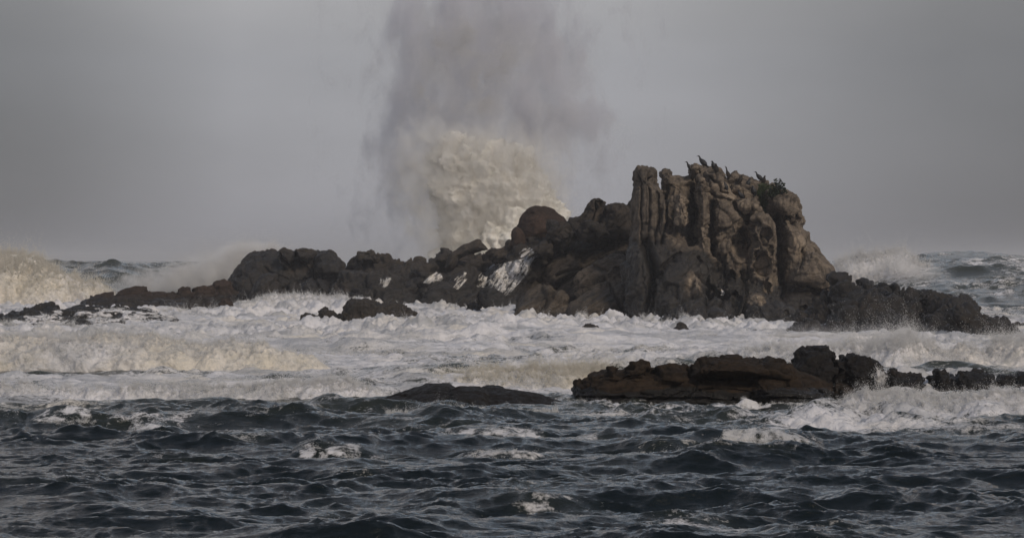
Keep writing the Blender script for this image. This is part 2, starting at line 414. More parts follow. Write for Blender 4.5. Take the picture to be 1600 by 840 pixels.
ROCKS = []
def rock(name, pieces, voxel, mat, s=1.0, stretch=(1, 1, 1), amp=1.0, block=1.0, carve=(), cuts=(), dryf=None, seed=0, label='', cat='rock', group=None, rotm=0.0, flute=None, calm=None):
    me = fuse([inflate(*p[0], **p[1]) for p in pieces], voxel)
    V, Nn = get_vn(me)
    crack = np.zeros(len(V), np.float32)
    # grooves and hollows of this very rock
    if carve or cuts:
        px, py = topx(V)
        wob = 2.2 * fbm(V * 0.9, 3, 50)
        front = np.clip(-Nn[:, 1] * 2.0 + 0.2, 0, 1)
        for (cx, cyy, rx, ry, dep, pw) in carve:
            q = np.hypot((px + wob - cx) / rx, (py + wob - cyy) / ry)
            g = 1 - sstep(0.74, 1.0, q)
            V[:, 1] += dep * g * front * (0.82 + 0.18 * np.clip(1 - q, 0, 1))
            # raised lip
            V[:, 1] -= 0.16 * s * np.exp(-((q - 1.10) / 0.10) ** 2) * front
        for line, w, dep in cuts:
            d = polyd(px + wob * 0.8, py, line)
            g = np.exp(-(d / w) ** 2)
            V[:, 1] += dep * g * front; V[:, 2] -= 0.0
            crack = np.maximum(crack, 0.5 * np.exp(-(d / (w * 0.6)) ** 2) * front)
    st = np.array(stretch, np.float32)
    c, sn = math.cos(rotm), math.sin(rotm)
    W = V.copy(); W[:, 0] = V[:, 0] * c + V[:, 2] * sn; W[:, 2] = -V[:, 0] * sn + V[:, 2] * c
    W = W * st / s
    w3 = np.stack([perlin(W * 0.5 + 11, seed + 1), perlin(W * 0.5 + 31, seed + 2), perlin(W * 0.5 + 51, seed + 3)], 1)
    W2 = W + 0.35 * w3
    F1, F2, C, TL = worley(W2 * 0.62, seed)
    e1 = F2 - F1
    d = block * (0.20 * (C - 0.5) + 0.42 * TL) - 0.16 * block * np.exp(-(e1 / 0.04) ** 2)
    crack = np.maximum(crack, 0.8 * np.exp(-(e1 / 0.035) ** 2) * min(1, block))
    F1, F2, C, TL2 = worley(W2 * 1.9 + 5, seed + 9)
    e2 = F2 - F1
    d += block * (0.06 * (C - 0.5) + 0.13 * TL2) - 0.05 * block * np.exp(-(e2 / 0.06) ** 2)
    d += amp * (0.12 * fbm(W2 * 0.8, 3, seed + 20) + 0.055 * fbm(W2 * 2.7, 5, seed + 30, 0.66))
    r = 1 - np.abs(perlin(W2 * 1.3 + 3, seed + 40)) * 2
    d -= amp * 0.10 * np.clip(r, 0, 1) ** 6
    crack = np.maximum(crack, 0.6 * np.clip(r, 0, 1) ** 14)
    bd = perlin(W2 * np.array((0.35, 0.5, 2.0)) + 13, seed + 71); bd2 = perlin(W2 * np.array((1.6, 0.6, 0.5)) + 23, seed + 72)
    gb = min(1.0, block) * (np.exp(-(bd / 0.05) ** 2) * sstep(-0.2, 0.2, fbm(W * 0.5, 2, seed + 73)) + 0.8 * np.exp(-(bd2 / 0.04) ** 2) * sstep(0.0, 0.3, fbm(W * 0.5 + 9, 2, seed + 74)))
    d -= 0.16 * gb; crack = np.maximum(crack, 0.75 * gb)
    d += min(1.0, block) * 0.10 * np.sign(bd) * sstep(0.02, 0.10, np.abs(bd))
    if calm is not None:
        cm = calm(*topx(V)); d = d * cm; crack = crack * (0.3 + 0.7 * cm)
    if flute is not None:
        px, py = topx(V)
        fl = flute(px, py)
        fv = V * np.array((2.6, 2.0, 0.22)); fr = np.abs(perlin(fv, seed + 60)) 
        fv2 = V * np.array((6.5, 5.0, 0.4)); fr2 = np.abs(perlin(fv2, seed + 61))
        d += fl * (0.10 * (fr - 0.25) + 0.15 * (fr2 - 0.25))
    V = V + Nn * (d * s)[:, None]
    put_v(me, V)
    px, py = topx(V)
    dry = np.ones(len(V), np.float32) * 0.5 if dryf is None else dryf(px, py, V)
    attr(me, 'dry', dry); attr(me, 'crack', crack)
    o = link(name, me, mat); tag(o, label, cat, group)
    ROCKS.append(o)
    return o
def pc(poly, yc, T, rim, **k): return ((poly, yc, T, rim), k)
def wetline(z0, z1, lo=0.0, hi=1.0):
    return lambda px, py, V: lo + (hi - lo) * sstep(z0, z1, V[:, 2] + 0.35 * (z1 - z0) * fbm(V * 0.8, 3, 77))

# --- the tall stack with its dark foot
def stack_dry(px, py, V):
    line = np.interp(px, [985, 1020, 1060, 1085, 1110, 1150, 1170, 1215, 1240, 1290, 1315], [372, 380, 376, 380, 398, 425, 436, 444, 442, 458, 440])
    k = sstep(10, -10, py - line + 9 * fbm(V * 0.5, 3, 5))
    mound = np.exp(-(((px - 1180) / 14) ** 2 + ((py - 468) / 10) ** 2)) + np.exp(-(((px - 1084) / 12) ** 2 + ((py - 445) / 18) ** 2)) + np.exp(-(((px - 1072) / 22) ** 2 + ((py - 376) / 12) ** 2))
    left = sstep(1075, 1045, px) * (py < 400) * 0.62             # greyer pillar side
    pale = 0
    for (cx, cy_, rx, ry) in [(1160, 384, 15, 22), (1193, 418, 13, 16), (1200, 446, 8, 12), (1066, 328, 10, 24), (1182, 468, 14, 9), (1084, 446, 8, 16), (1245, 385, 12, 20), (1130, 300, 26, 14)]:
        q = np.hypot((px - cx) / rx, (py - cy_) / ry) + 0.35 * fbm(V * 1.1, 3, 6)
        pale = np.maximum(pale, sstep(1.15, 0.75, q))
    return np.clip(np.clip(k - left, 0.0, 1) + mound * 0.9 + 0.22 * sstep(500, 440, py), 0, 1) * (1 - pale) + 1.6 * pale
stack_pieces = [
    pc([(1075, 540), (1082, 320), (1079, 268), (1082, 258), (1086, 254), (1096, 257), (1110, 260), (1124, 264), (1134, 270), (1139, 281), (1145, 271), (1150, 268), (1160, 270), (1170, 277), (1180, 283), (1192, 286), (1205, 288), (1215, 296), (1226, 303), (1238, 302), (1244, 310), (1246, 322), (1252, 328), (1253, 340), (1250, 352), (1254, 358), (1258, 362), (1264, 364), (1264, 375), (1272, 380), (1282, 390), (1290, 402), (1300, 415), (1306, 428), (1308, 445), (1312, 540)], 165.5, 4.2, 3.0, lean=0.10, sm=1),
    pc([(984, 420), (985, 360), (988, 312), (990, 278), (992, 264), (999, 259), (1010, 259), (1014, 266), (1020, 268), (1024, 278), (1032, 291), (1040, 300), (1043, 320), (1042, 420)], 162.2, 1.9, 0.9, lean=0.04, sm=1),
    pc([(1020, 420), (1024, 330), (1031, 305), (1031, 277), (1035, 271), (1036, 266), (1050, 265), (1052, 271), (1060, 269), (1075, 271), (1086, 276), (1094, 330), (1094, 420)], 164.2, 1.6, 1.2, sm=1),
    pc([(1022, 420), (1026, 318), (1038, 308), (1052, 312), (1056, 340), (1056, 420)], 161.3, 1.4, 1.0),
    pc([(1053, 345), (1057, 306), (1062, 299), (1068, 306), (1074, 318), (1078, 332), (1076, 346), (1068, 354), (1058, 354)], 160.4, 0.9, 0.5),
    pc([(1077, 268), (1082, 257), (1088, 255), (1094, 262), (1094, 276), (1082, 278)], 163.2, 0.9, 0.6),
    pc([(1085, 420), (1088, 330), (1086, 285), (1092, 274), (1104, 278), (1108, 300), (1106, 330), (1108, 360), (1112, 420)], 160.8, 1.2, 0.7),
    pc([(1098, 310), (1100, 268), (1112, 262), (1126, 266), (1136, 280), (1148, 300), (1158, 325), (1166, 345), (1164, 372), (1152, 384), (1140, 380), (1130, 372), (1120, 390), (1112, 372), (1108, 340)], 161.8, 1.6, 1.0, lean=0.22),
    pc([(1128, 300), (1142, 272), (1152, 268), (1172, 279), (1192, 288), (1206, 292), (1204, 318), (1180, 330), (1150, 322)], 163.8, 1.6, 1.2, lean=0.3),
    pc([(1148, 322), (1155, 310), (1175, 307), (1188, 317), (1191, 330), (1182, 337), (1160, 336)], 161.2, 0.9, 0.6),
    pc([(1166, 344), (1175, 332), (1194, 330), (1204, 341), (1211, 362), (1214, 400), (1212, 440), (1166, 440)], 161.0, 1.4, 0.9),
    pc([(1112, 460), (1116, 380), (1130, 372), (1150, 372), (1168, 380), (1170, 470)], 161.5, 1.6, 0.9),
    pc([(1168, 480), (1172, 420), (1190, 410), (1212, 420), (1218, 480)], 161.0, 1.6, 0.9),
    pc([(1197, 312), (1212, 300), (1235, 302), (1245, 318), (1252, 334), (1250, 350), (1236, 353), (1219, 346), (1203, 332)], 162.8, 1.6, 1.0, lean=0.15),
    pc([(1219, 470), (1219, 350), (1226, 342), (1240, 350), (1254, 362), (1262, 385), (1256, 420), (1250, 470)], 162.0, 1.8, 1.2, lean=0.05),
    pc([(1225, 460), (1238, 410), (1256, 392), (1270, 388), (1286, 404), (1300, 420), (1306, 436), (1304, 452), (1285, 464), (1250, 452)], 161.0, 2.4, 1.5, lean=0.35),
    # dark foot
    pc([(975, 540), (975, 395), (988, 380), (1008, 370), (1034, 362), (1055, 364), (1082, 371), (1102, 382), (1116, 402), (1126, 440), (1130, 540)], 161.0, 2.6, 1.6, lean=0.25, sm=2),
    pc([(1018, 540), (1022, 446), (1042, 412), (1070, 392), (1086, 402), (1092, 432), (1090, 540)], 158.6, 2.2, 1.2, lean=0.4),
    pc([(1072, 540), (1079, 444), (1085, 431), (1095, 440), (1104, 446), (1106, 540)], 157.4, 1.4, 0.6, lean=0.1),
    pc([(1100, 545), (1106, 450), (1126, 424), (1170, 436), (1215, 448), (1262, 452), (1300, 440), (1320, 434), (1335, 444), (1350, 545)], 160.5, 3.6, 2.4, lean=0.5),
    pc([(1160, 545), (1170, 480), (1174, 464), (1182, 458), (1192, 463), (1205, 476), (1219, 467), (1230, 474), (1244, 485), (1258, 497), (1275, 545)], 153.5, 1.8, 1.2, lean=0.5),
    pc([(1000, 545), (1016, 503), (1028, 492), (1041, 487), (1052, 494), (1064, 545)], 150.8, 1.0, 0.8, lean=0.4),
    pc([(1048, 545), (1066, 500), (1084, 487), (1098, 490), (1108, 502), (1120, 545)], 149.4, 1.0, 0.8, lean=0.4),
    pc([(1098, 545), (1108, 490), (1118, 481), (1129, 488), (1138, 500), (1148, 545)], 150.2, 0.9, 0.7, lean=0.3),
    pc([(1130, 545), (1138, 493), (1146, 491), (1151, 502), (1158, 545)], 149.5, 0.6, 0.4),
    pc([(1060, 545), (1040, 500), (1060, 470), (1110, 462), (1150, 480), (1165, 545)], 154.5, 1.6, 1.4, lean=0.5),
]
stack = rock('sea_stack', stack_pieces, 0.06, M_STACK, 0.85, (1, 1, 0.8), 1.0, 1.0, rotm=0.30,
     carve=[(1159, 380, 17, 27, 1.5, 2), (1192, 414, 15, 21, 1.2, 2), (1178, 377, 8, 12, 0.8, 2), (1196, 370, 10, 17, 0.9, 2),
            (1200, 446, 9, 14, 0.8, 2), (1231, 340, 5, 4, 0.7, 2), (1245, 338, 4, 7, 0.5, 2), (1172, 356, 6, 5, 0.4, 2), (1046, 355, 8, 14, 0.7, 2),
            (1085, 372, 11, 5, 0.5, 2), (1033, 432, 7, 9, 0.5, 2), (1258, 478, 9, 7, 0.7, 2), (1232, 486, 5, 5, 0.5, 2), (1142, 432, 7, 12, 0.7, 2), (1118, 395, 5, 12, 0.6, 2),
            (1182, 398, 6, 8, 0.5, 2), (1205, 392, 4, 10, 0.5, 2), (1112, 458, 12, 16, 0.8, 2), (1150, 470, 11, 18, 0.9, 2)],
     cuts=[([(1217, 340), (1219, 370), (1220, 410), (1226, 462)], 4.2, 2.2), ([(1080, 292), (1084, 330), (1082, 378)], 5.5, 1.7),
           ([(1114, 318), (1116, 360), (1112, 400)], 3.5, 1.0), ([(1190, 300), (1196, 330), (1212, 346)], 6.0, 1.4), ([(1146, 318), (1160, 345), (1167, 375)], 3.2, 0.9),
           ([(1040, 304), (1042, 345), (1034, 380)], 2.5, 0.8), ([(1010, 380), (1022, 430), (1020, 500)], 7.0, 1.6), ([(1062, 392), (1040, 412), (1022, 445)], 2.0, 0.5),
           ([(1108, 276), (1122, 288), (1128, 300), (1150, 304)], 1.8, 0.5), ([(1096, 300), (1104, 296), (1116, 306), (1140, 314)], 1.5, 0.5), ([(1256, 390), (1252, 420)], 2.5, 0.6),
           ([(1218, 438), (1260, 448), (1296, 462)], 3.0, 0.8), ([(1000, 268), (1004, 300), (1002, 380)], 1.5, 0.35), ([(1014, 278), (1016, 320), (1012, 390)], 1.6, 0.4), ([(1028, 300), (1030, 330), (1024, 380)], 2.0, 0.5),
           ([(1095, 400), (1108, 430), (1106, 470)], 3.5, 0.9), ([(1128, 400), (1134, 440), (1128, 480)], 3.0, 0.9), ([(1160, 425), (1168, 460), (1160, 500)], 3.5, 0.9)],
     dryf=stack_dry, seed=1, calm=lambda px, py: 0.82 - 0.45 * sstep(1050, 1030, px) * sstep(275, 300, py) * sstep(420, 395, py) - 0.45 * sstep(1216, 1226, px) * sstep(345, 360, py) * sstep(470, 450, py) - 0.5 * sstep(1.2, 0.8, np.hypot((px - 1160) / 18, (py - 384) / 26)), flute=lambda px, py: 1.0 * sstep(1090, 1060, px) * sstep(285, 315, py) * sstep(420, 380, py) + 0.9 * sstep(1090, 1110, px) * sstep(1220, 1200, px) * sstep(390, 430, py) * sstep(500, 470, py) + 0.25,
     label='tall tan sandstone stack with eroded hollows, a notched top and a dark wet foot', cat='rock')

rock('rock_slope', [
    pc([(790, 560), (800, 478), (812, 448), (832, 424), (852, 404), (882, 385), (915, 370), (950, 354), (984, 345), (1010, 350), (1030, 560)], 172.0, 4.5, 4.0, lean=0.75, sm=2),
    pc([(868, 560), (884, 480), (902, 456), (930, 440), (955, 430), (984, 436), (1002, 462), (1012, 560)], 163.5, 2.4, 1.6, lean=0.7),
    pc([(800, 560), (806, 480), (826, 458), (860, 450), (890, 462), (905, 560)], 165.0, 2.0, 1.4, lean=0.7),
    pc([(900, 470), (905, 436), (930, 412), (960, 398), (985, 400), (1002, 430), (1000, 470)], 166.0, 2.0, 1.2, lean=0.6),
    pc([(845, 450), (855, 412), (880, 396), (905, 392), (915, 410), (900, 450)], 170.0, 1.8, 1.0, lean=0.6)],
    0.072, M_SLOPE, 1.1, (0.26, 0.7, 1.6), 1.1, 0.65, rotm=0.62, seed=4,
    cuts=[([(850, 478), (880, 440), (930, 412), (985, 398)], 3.0, 0.8), ([(886, 500), (892, 470), (915, 450), (945, 438)], 2.5, 0.8), ([(952, 440), (966, 470), (985, 500)], 2.5, 0.8), ([(900, 392), (930, 384), (980, 352)], 1.6, 0.5), ([(870, 430), (900, 420), (950, 425), (1000, 420)], 2.0, 0.5)],
    dryf=lambda px, py, V: 0.55 + 0.3 * sstep(0.3, 3.0, V[:, 2]) + 0.4 * fbm(V * 0.4, 2, 8), label='dark smooth slope of rock running down left from the foot of the tall stack')

rock('boulder', [pc([(803, 395), (808, 352), (812, 336), (821, 327), (830, 321), (842, 319), (853, 320), (865, 326), (876, 334), (886, 342), (892, 352), (894, 395)], 172.5, 2.4, 2.0, sm=2)],
     0.06, M_RED, 1.5, (1, 1, 1), 0.45, 0.15, seed=6, dryf=wetline(0.8, 2.0, 0.3, 1.0), label='big rounded red-brown boulder on the ridge left of the tall stack', cat='boulder')
rock('boulder', [pc([(795, 388), (799, 362), (806, 353), (813, 356), (820, 366), (822, 388)], 170.5, 0.8, 0.5, sm=2)],
     0.05, M_RED, 1.2, (1, 1, 1), 0.4, 0.1, seed=8, dryf=wetline(0.5, 1.5, 0.4, 1.0), label='small upright egg-shaped stone leaning on the big red-brown boulder', cat='boulder')
rock('boulder', [pc([(785, 392), (790, 379), (796, 373), (802, 380), (804, 392)], 170.6, 0.6, 0.4, sm=2)],
     0.05, M_DARK, 1.2, (1, 1, 1), 0.4, 0.1, seed=9, label='little pointed stone left of the egg-shaped one at the ridge end', cat='boulder')
rock('boulder', [pc([(880, 375), (896, 346), (908, 331), (916, 316), (926, 309), (936, 307), (944, 311), (947, 320), (943, 375)], 171.5, 1.9, 1.2, lean=0.1, sm=1)],
     0.06, M_DARK, 1.1, (1, 1, 1), 0.8, 0.5, seed=10, dryf=lambda px, py, V: 0.8 + 0 * px, carve=[(937, 316, 5, 5, 0.5, 2)], cuts=[([(930, 316), (932, 330), (925, 345)], 1.5, 0.5)],
     label='peaked brown boulder with a hooked crest between the red-brown boulder and the stack', cat='boulder')
rock('boulder', [pc([(936, 375), (944, 322), (955, 314), (972, 314), (980, 318), (986, 330), (988, 375)], 170.2, 1.8, 1.1, sm=2), pc([(972, 350), (978, 316), (986, 311), (992, 314), (994, 350)], 171.2, 0.8, 0.5, sm=1)],
     0.06, M_DARK, 1.1, (1, 1, 1), 0.7, 0.4, seed=12, dryf=lambda px, py, V: 0.65 + 0 * px, label='blocky dark boulder wedged against the left wall of the tall stack', cat='boulder')
rock('rock_rubble', [
    pc([(790, 440), (795, 388), (820, 378), (850, 368), (870, 350), (900, 346), (985, 345), (984, 368), (920, 372), (880, 390), (850, 415), (830, 440)], 170.4, 2.2, 1.4, lean=0.5, sm=1),
    pc([(850, 380), (856, 352), (872, 345), (888, 350), (894, 366), (885, 382)], 168.6, 1.2, 0.7),
    pc([(833, 400), (838, 380), (850, 375), (862, 380), (862, 402)], 168.0, 1.0, 0.6),
    pc([(905, 375), (910, 350), (930, 346), (945, 352), (948, 372)], 168.8, 1.2, 0.7), pc([(925, 385), (930, 332), (944, 326), (958, 328), (965, 385)], 171.2, 1.4, 0.9), pc([(968, 385), (972, 322), (985, 318), (996, 322), (1000, 385)], 171.2, 1.4, 0.9)],
    0.06, M_DARK, 0.8, (1, 1, 1), 1.1, 1.1, seed=14, label='jumble of broken dark rocks below the ridge boulders', cat='rock')
# --- middle outcrop with the cascades
rock('rock_outcrop', [
    pc([(535, 520), (540, 412), (556, 404), (562, 400), (576, 400), (592, 404), (612, 400), (626, 405), (640, 410), (656, 408), (668, 414), (690, 404), (760, 396), (790, 386), (812, 379), (850, 378), (868, 400), (875, 520)], 206.0, 3.6, 3.0, lean=0.8, sm=1),
    pc([(755, 400), (765, 389), (790, 384), (812, 378), (845, 376), (870, 400), (860, 430), (800, 425)], 202.0, 1.6, 1.2, lean=0.4, sm=1),
    pc([(640, 520), (655, 430), (690, 424), (740, 415), (760, 440), (780, 520)], 199.5, 2.2, 1.4, lean=0.9),
    pc([(740, 520), (750, 440), (790, 410), (835, 405), (850, 440), (860, 520)], 198.5, 2.2, 1.4, lean=0.9),
    pc([(540, 520), (548, 440), (580, 425), (620, 432), (650, 440), (665, 520)], 199.0, 2.2, 1.4, lean=0.8),
    pc([(556, 406), (561, 399), (588, 399), (592, 407), (575, 411)], 205, 1.2, 0.5),
    pc([(637, 440), (640, 420), (655, 414), (680, 414), (684, 432), (665, 446)], 200.5, 1.3, 0.8, lean=0.3)],
    0.085, M_DARK, 1.1, (0.7, 1, 1.5), 0.9, 1.5, rotm=0.3, seed=20, dryf=lambda px, py, V: 0.30 + 0.4 * sstep(1.5, 4, V[:, 2]), label='low broken dark outcrop that white water runs down, between the left hump and the slope', cat='rock')
rock('leaning_slab', [pc([(668, 416), (684, 394), (695, 390), (704, 393), (712, 404), (700, 420)], 204, 1.3, 0.9, lean=0.3, sm=1)],
     0.07, M_DARK, 1.0, (1, 1, 1), 0.9, 0.7, seed=23, label='rounded knob of dark rock touching the left end of the leaning slab', cat='rock')
rock('leaning_slab', [pc([(694, 420), (703, 394), (724, 381), (749, 373), (756, 382), (764, 390), (745, 396), (722, 404), (708, 420)], 202.0, 1.5, 0.9, lean=0.3, sm=0)],
     0.07, M_DARK, 1.6, (1, 1, 1), 0.35, 0.15, seed=22, dryf=lambda px, py, V: 0.7 + 0 * px, label='smooth tilted slab with a sharp top corner above the cascades', cat='rock')
# --- left hump
rock('rock_hump', [
    pc([(342, 500), (356, 446), (364, 426), (378, 408), (394, 397), (410, 391), (424, 390), (433, 394), (437, 388), (454, 391), (460, 387), (474, 388), (488, 396), (504, 392), (512, 390), (522, 394), (534, 404), (540, 416), (548, 440), (552, 500)], 208.0, 3.8, 3.2, lean=0.5, sm=1),
    pc([(432, 398), (435, 388), (452, 389), (462, 398), (456, 420), (440, 415)], 205.5, 1.2, 0.6), pc([(457, 396), (460, 386), (476, 388), (492, 398), (484, 412), (466, 408)], 205.6, 1.2, 0.6),
    pc([(490, 430), (492, 398), (510, 391), (524, 396), (536, 410), (538, 440)], 204.6, 1.7, 1.0, lean=0.3),
    pc([(380, 500), (388, 452), (402, 430), (425, 428), (440, 445), (446, 500)], 202.0, 1.8, 1.2, lean=0.6),
    pc([(455, 500), (462, 448), (480, 434), (505, 432), (515, 450), (520, 500)], 202.0, 1.6, 1.0, lean=0.4),
    pc([(520, 500), (526, 430), (540, 422), (570, 422), (580, 435), (582, 500)], 200.5, 1.8, 0.8, lean=0.3),
    pc([(420, 500), (424, 452), (440, 448), (446, 456), (448, 500)], 200.5, 1.0, 0.6)],
    0.08, M_DARK, 1.4, (1, 1, 1), 0.9, 0.55, seed=25, dryf=lambda px, py, V: 0.35 + 0.35 * sstep(395, 388, py) + 0.3 * fbm(V * 0.4, 2, 3),
    cuts=[([(434, 392), (438, 404), (452, 415)], 2.2, 1.0), ([(459, 390), (462, 404), (480, 418)], 2.0, 0.9), ([(490, 398), (488, 425), (500, 455)], 2.5, 0.9), ([(414, 418), (430, 430), (450, 436)], 1.6, 0.5), ([(465, 440), (485, 432), (506, 432)], 1.6, 0.6), ([(533, 410), (532, 440), (536, 460)], 1.8, 0.8), ([(370, 430), (366, 450), (368, 470)], 2.0, 0.5)],
    label='big dark domed hump of rock with a cracked crest, left of the middle', cat='rock')
# --- low ledge at the left edge
rock('rock_ledge', [
    pc([(110, 520), (124, 478), (140, 466), (150, 463), (168, 458), (176, 464), (190, 454), (198, 453), (210, 450), (222, 451), (232, 458), (250, 457), (266, 458), (276, 462), (300, 480), (320, 520)], 186.0, 2.6, 1.6, lean=0.7, sm=1),
    pc([(262, 520), (272, 456), (284, 451), (298, 452), (304, 462), (310, 520)], 188.0, 1.6, 1.0, lean=0.3),
    pc([(290, 520), (298, 452), (310, 447), (320, 446), (334, 452), (346, 462), (350, 520)], 189.5, 1.8, 1.0, lean=0.3),
    pc([(322, 500), (328, 447), (336, 440), (348, 438), (358, 444), (368, 464), (372, 500)], 193.5, 1.6, 1.0, lean=0.2),
    pc([(120, 490), (150, 474), (180, 468), (230, 470), (280, 472), (300, 490)], 183.0, 1.6, 0.6, lean=1.2)],
    0.075, M_RED, 1.2, (0.5, 1, 1.9), 0.7, 0.8, seed=30, rotm=0.15, dryf=lambda px, py, V: 0.75 * sstep(0.5, 1.3, V[:, 2]), label='low reddish ledge of stepped rock rising right towards the dark hump', cat='rock')
rock('wave_washed_shelf', [
    pc([(-80, 560), (-80, 497), (0, 492), (14, 488), (32, 486), (38, 482), (60, 479), (88, 479), (92, 482), (130, 481), (170, 482), (230, 486), (255, 492), (275, 500), (285, 560)], 153.0, 4.0, 2.0, lean=1.6, sm=1, zref=0.4),
    pc([(-80, 560), (-40, 506), (30, 498), (90, 494), (150, 498), (200, 504), (225, 560)], 147.0, 3.0, 1.4, lean=2.0, zref=0.2)],
    0.075, M_DARK, 0.8, (0.7, 1, 1.8), 1.0, 0.9, seed=33, dryf=lambda px, py, V: 0.15 + 0.2 * sstep(0.5, 1.5, V[:, 2]), label='flat wet shelf of dark rock at the left edge with surf draining over it', cat='rock')
rock('rock', [pc([(338, 500), (342, 468), (352, 462), (362, 465), (363, 500)], 180.0, 0.7, 0.5, lean=0.2)], 0.05, M_RED, 0.8, (1, 1, 1), 0.8, 0.5, seed=35,
     dryf=lambda px, py, V: 0.8 + 0 * px, label='small squarish red rock in the surf below the left end of the dark hump', cat='rock')
# --- right ledge
rock('rock_ledge', [
    pc([(1296, 560), (1300, 436), (1310, 427), (1322, 433), (1334, 441), (1345, 446), (1352, 441), (1361, 440), (1374, 449), (1383, 444), (1388, 446), (1393, 453), (1401, 451), (1408, 450), (1416, 455), (1436, 460), (1442, 463), (1447, 456), (1455, 461), (1470, 464), (1486, 465), (1495, 462), (1506, 466), (1514, 465), (1524, 470), (1531, 478), (1538, 488), (1556, 496), (1570, 506), (1582, 518), (1595, 560)], 142.0, 3.2, 2.2, lean=0.8, sm=1),
    pc([(1185, 570), (1192, 526), (1215, 516), (1280, 510), (1340, 500), (1400, 500), (1460, 505), (1530, 508), (1560, 520), (1570, 570)], 131.0, 3.0, 1.4, lean=1.4, zref=0.3),
    pc([(1290, 560), (1300, 470), (1340, 460), (1380, 464), (1420, 470), (1430, 560)], 137.5, 2.4, 1.2, lean=0.7),
    pc([(1440, 560), (1450, 480), (1485, 466), (1510, 470), (1530, 490), (1545, 560)], 137.5, 2.4, 1.2, lean=0.5),
    pc([(1470, 560), (1482, 478), (1520, 474), (1532, 483), (1546, 492), (1562, 500), (1577, 509), (1592, 521), (1602, 560)], 127.0, 1.5, 1.0, lean=0.5), pc([(1390, 454), (1392, 446), (1400, 442), (1408, 452), (1412, 470), (1385, 470)], 141, 0.9, 0.4), pc([(1440, 475), (1446, 456), (1452, 458), (1458, 475)], 140, 0.7, 0.3),
    pc([(1240, 560), (1250, 500), (1275, 470), (1300, 456), (1330, 470), (1345, 560)], 143.0, 2.4, 1.5, lean=0.8)],
    0.065, M_DARK, 0.95, (1, 1, 1.2), 1.2, 1.15, seed=40, dryf=lambda px, py, V: 0.32 + 0.25 * fbm(V * 0.35, 2, 4), label='long dark jagged ledge stretching right from the foot of the tall stack', cat='rock')
rock('rock', [pc([(1575, 560), (1582, 510), (1590, 506), (1600, 502), (1625, 506), (1640, 560)], 142.0, 1.4, 0.8, lean=0.3)], 0.06, M_DARK, 0.9, (1, 1, 1), 1, 0.9, seed=42,
     label='dark rock cut off by the right edge beyond the jagged ledge', cat='rock')
# --- rocks awash in the middle
def awash(poly, D, lab, seed, mat=M_DARK, T=0.9, rim=0.6, s=0.7, vox=0.045, lean=0.6, dryf=None):
    return rock('rock', [pc(poly, D, T, rim, lean=lean)], vox, mat, s, (1, 1, 1.2), 1.0, 0.9, seed=seed, label=lab, cat='rock', group='rocks awash in the surf', dryf=dryf)
awash([(520, 520), (536, 482), (545, 468), (562, 467), (584, 470), (596, 474), (612, 471), (628, 476), (642, 484), (655, 495), (672, 520)], 153, 'long dark rock awash in white surf in front of the cascade outcrop', 51, T=1.4, rim=0.9)
awash([(480, 505), (494, 488), (504, 480), (514, 479), (520, 487), (546, 490), (556, 505)], 154, 'thin grey rock almost covered by surf beside the long awash rock', 52)
awash([(462, 515), (468, 496), (480, 494), (500, 497), (506, 515)], 147, 'small flat dark rock alone in the foam below the dark hump', 53)
awash([(722, 498), (732, 476), (742, 468), (750, 472), (756, 498)], 176, 'small black rock splashed by surf at the foot of the cascades', 54)
awash([(1020, 540), (1030, 517), (1048, 514), (1060, 509), (1072, 510), (1082, 528), (1088, 540)], 133, 'angular dark rock in the surf in front of the tall stack', 55)
awash([(1080, 540), (1088, 519), (1096, 516), (1106, 522), (1114, 540)], 134, 'tiny low rock just right of the angular dark one', 56, T=0.5, rim=0.4)
awash([(1164, 535), (1170, 515), (1180, 512), (1190, 518), (1196, 535)], 133, 'small red-brown rock at the left tip of the right ledge', 57, M_RED, T=0.5, rim=0.4)
awash([(902, 525), (912, 505), (922, 502), (932, 510), (938, 525)], 138, 'small dark stone showing through foam below the dark slope', 58, T=0.5, rim=0.35)
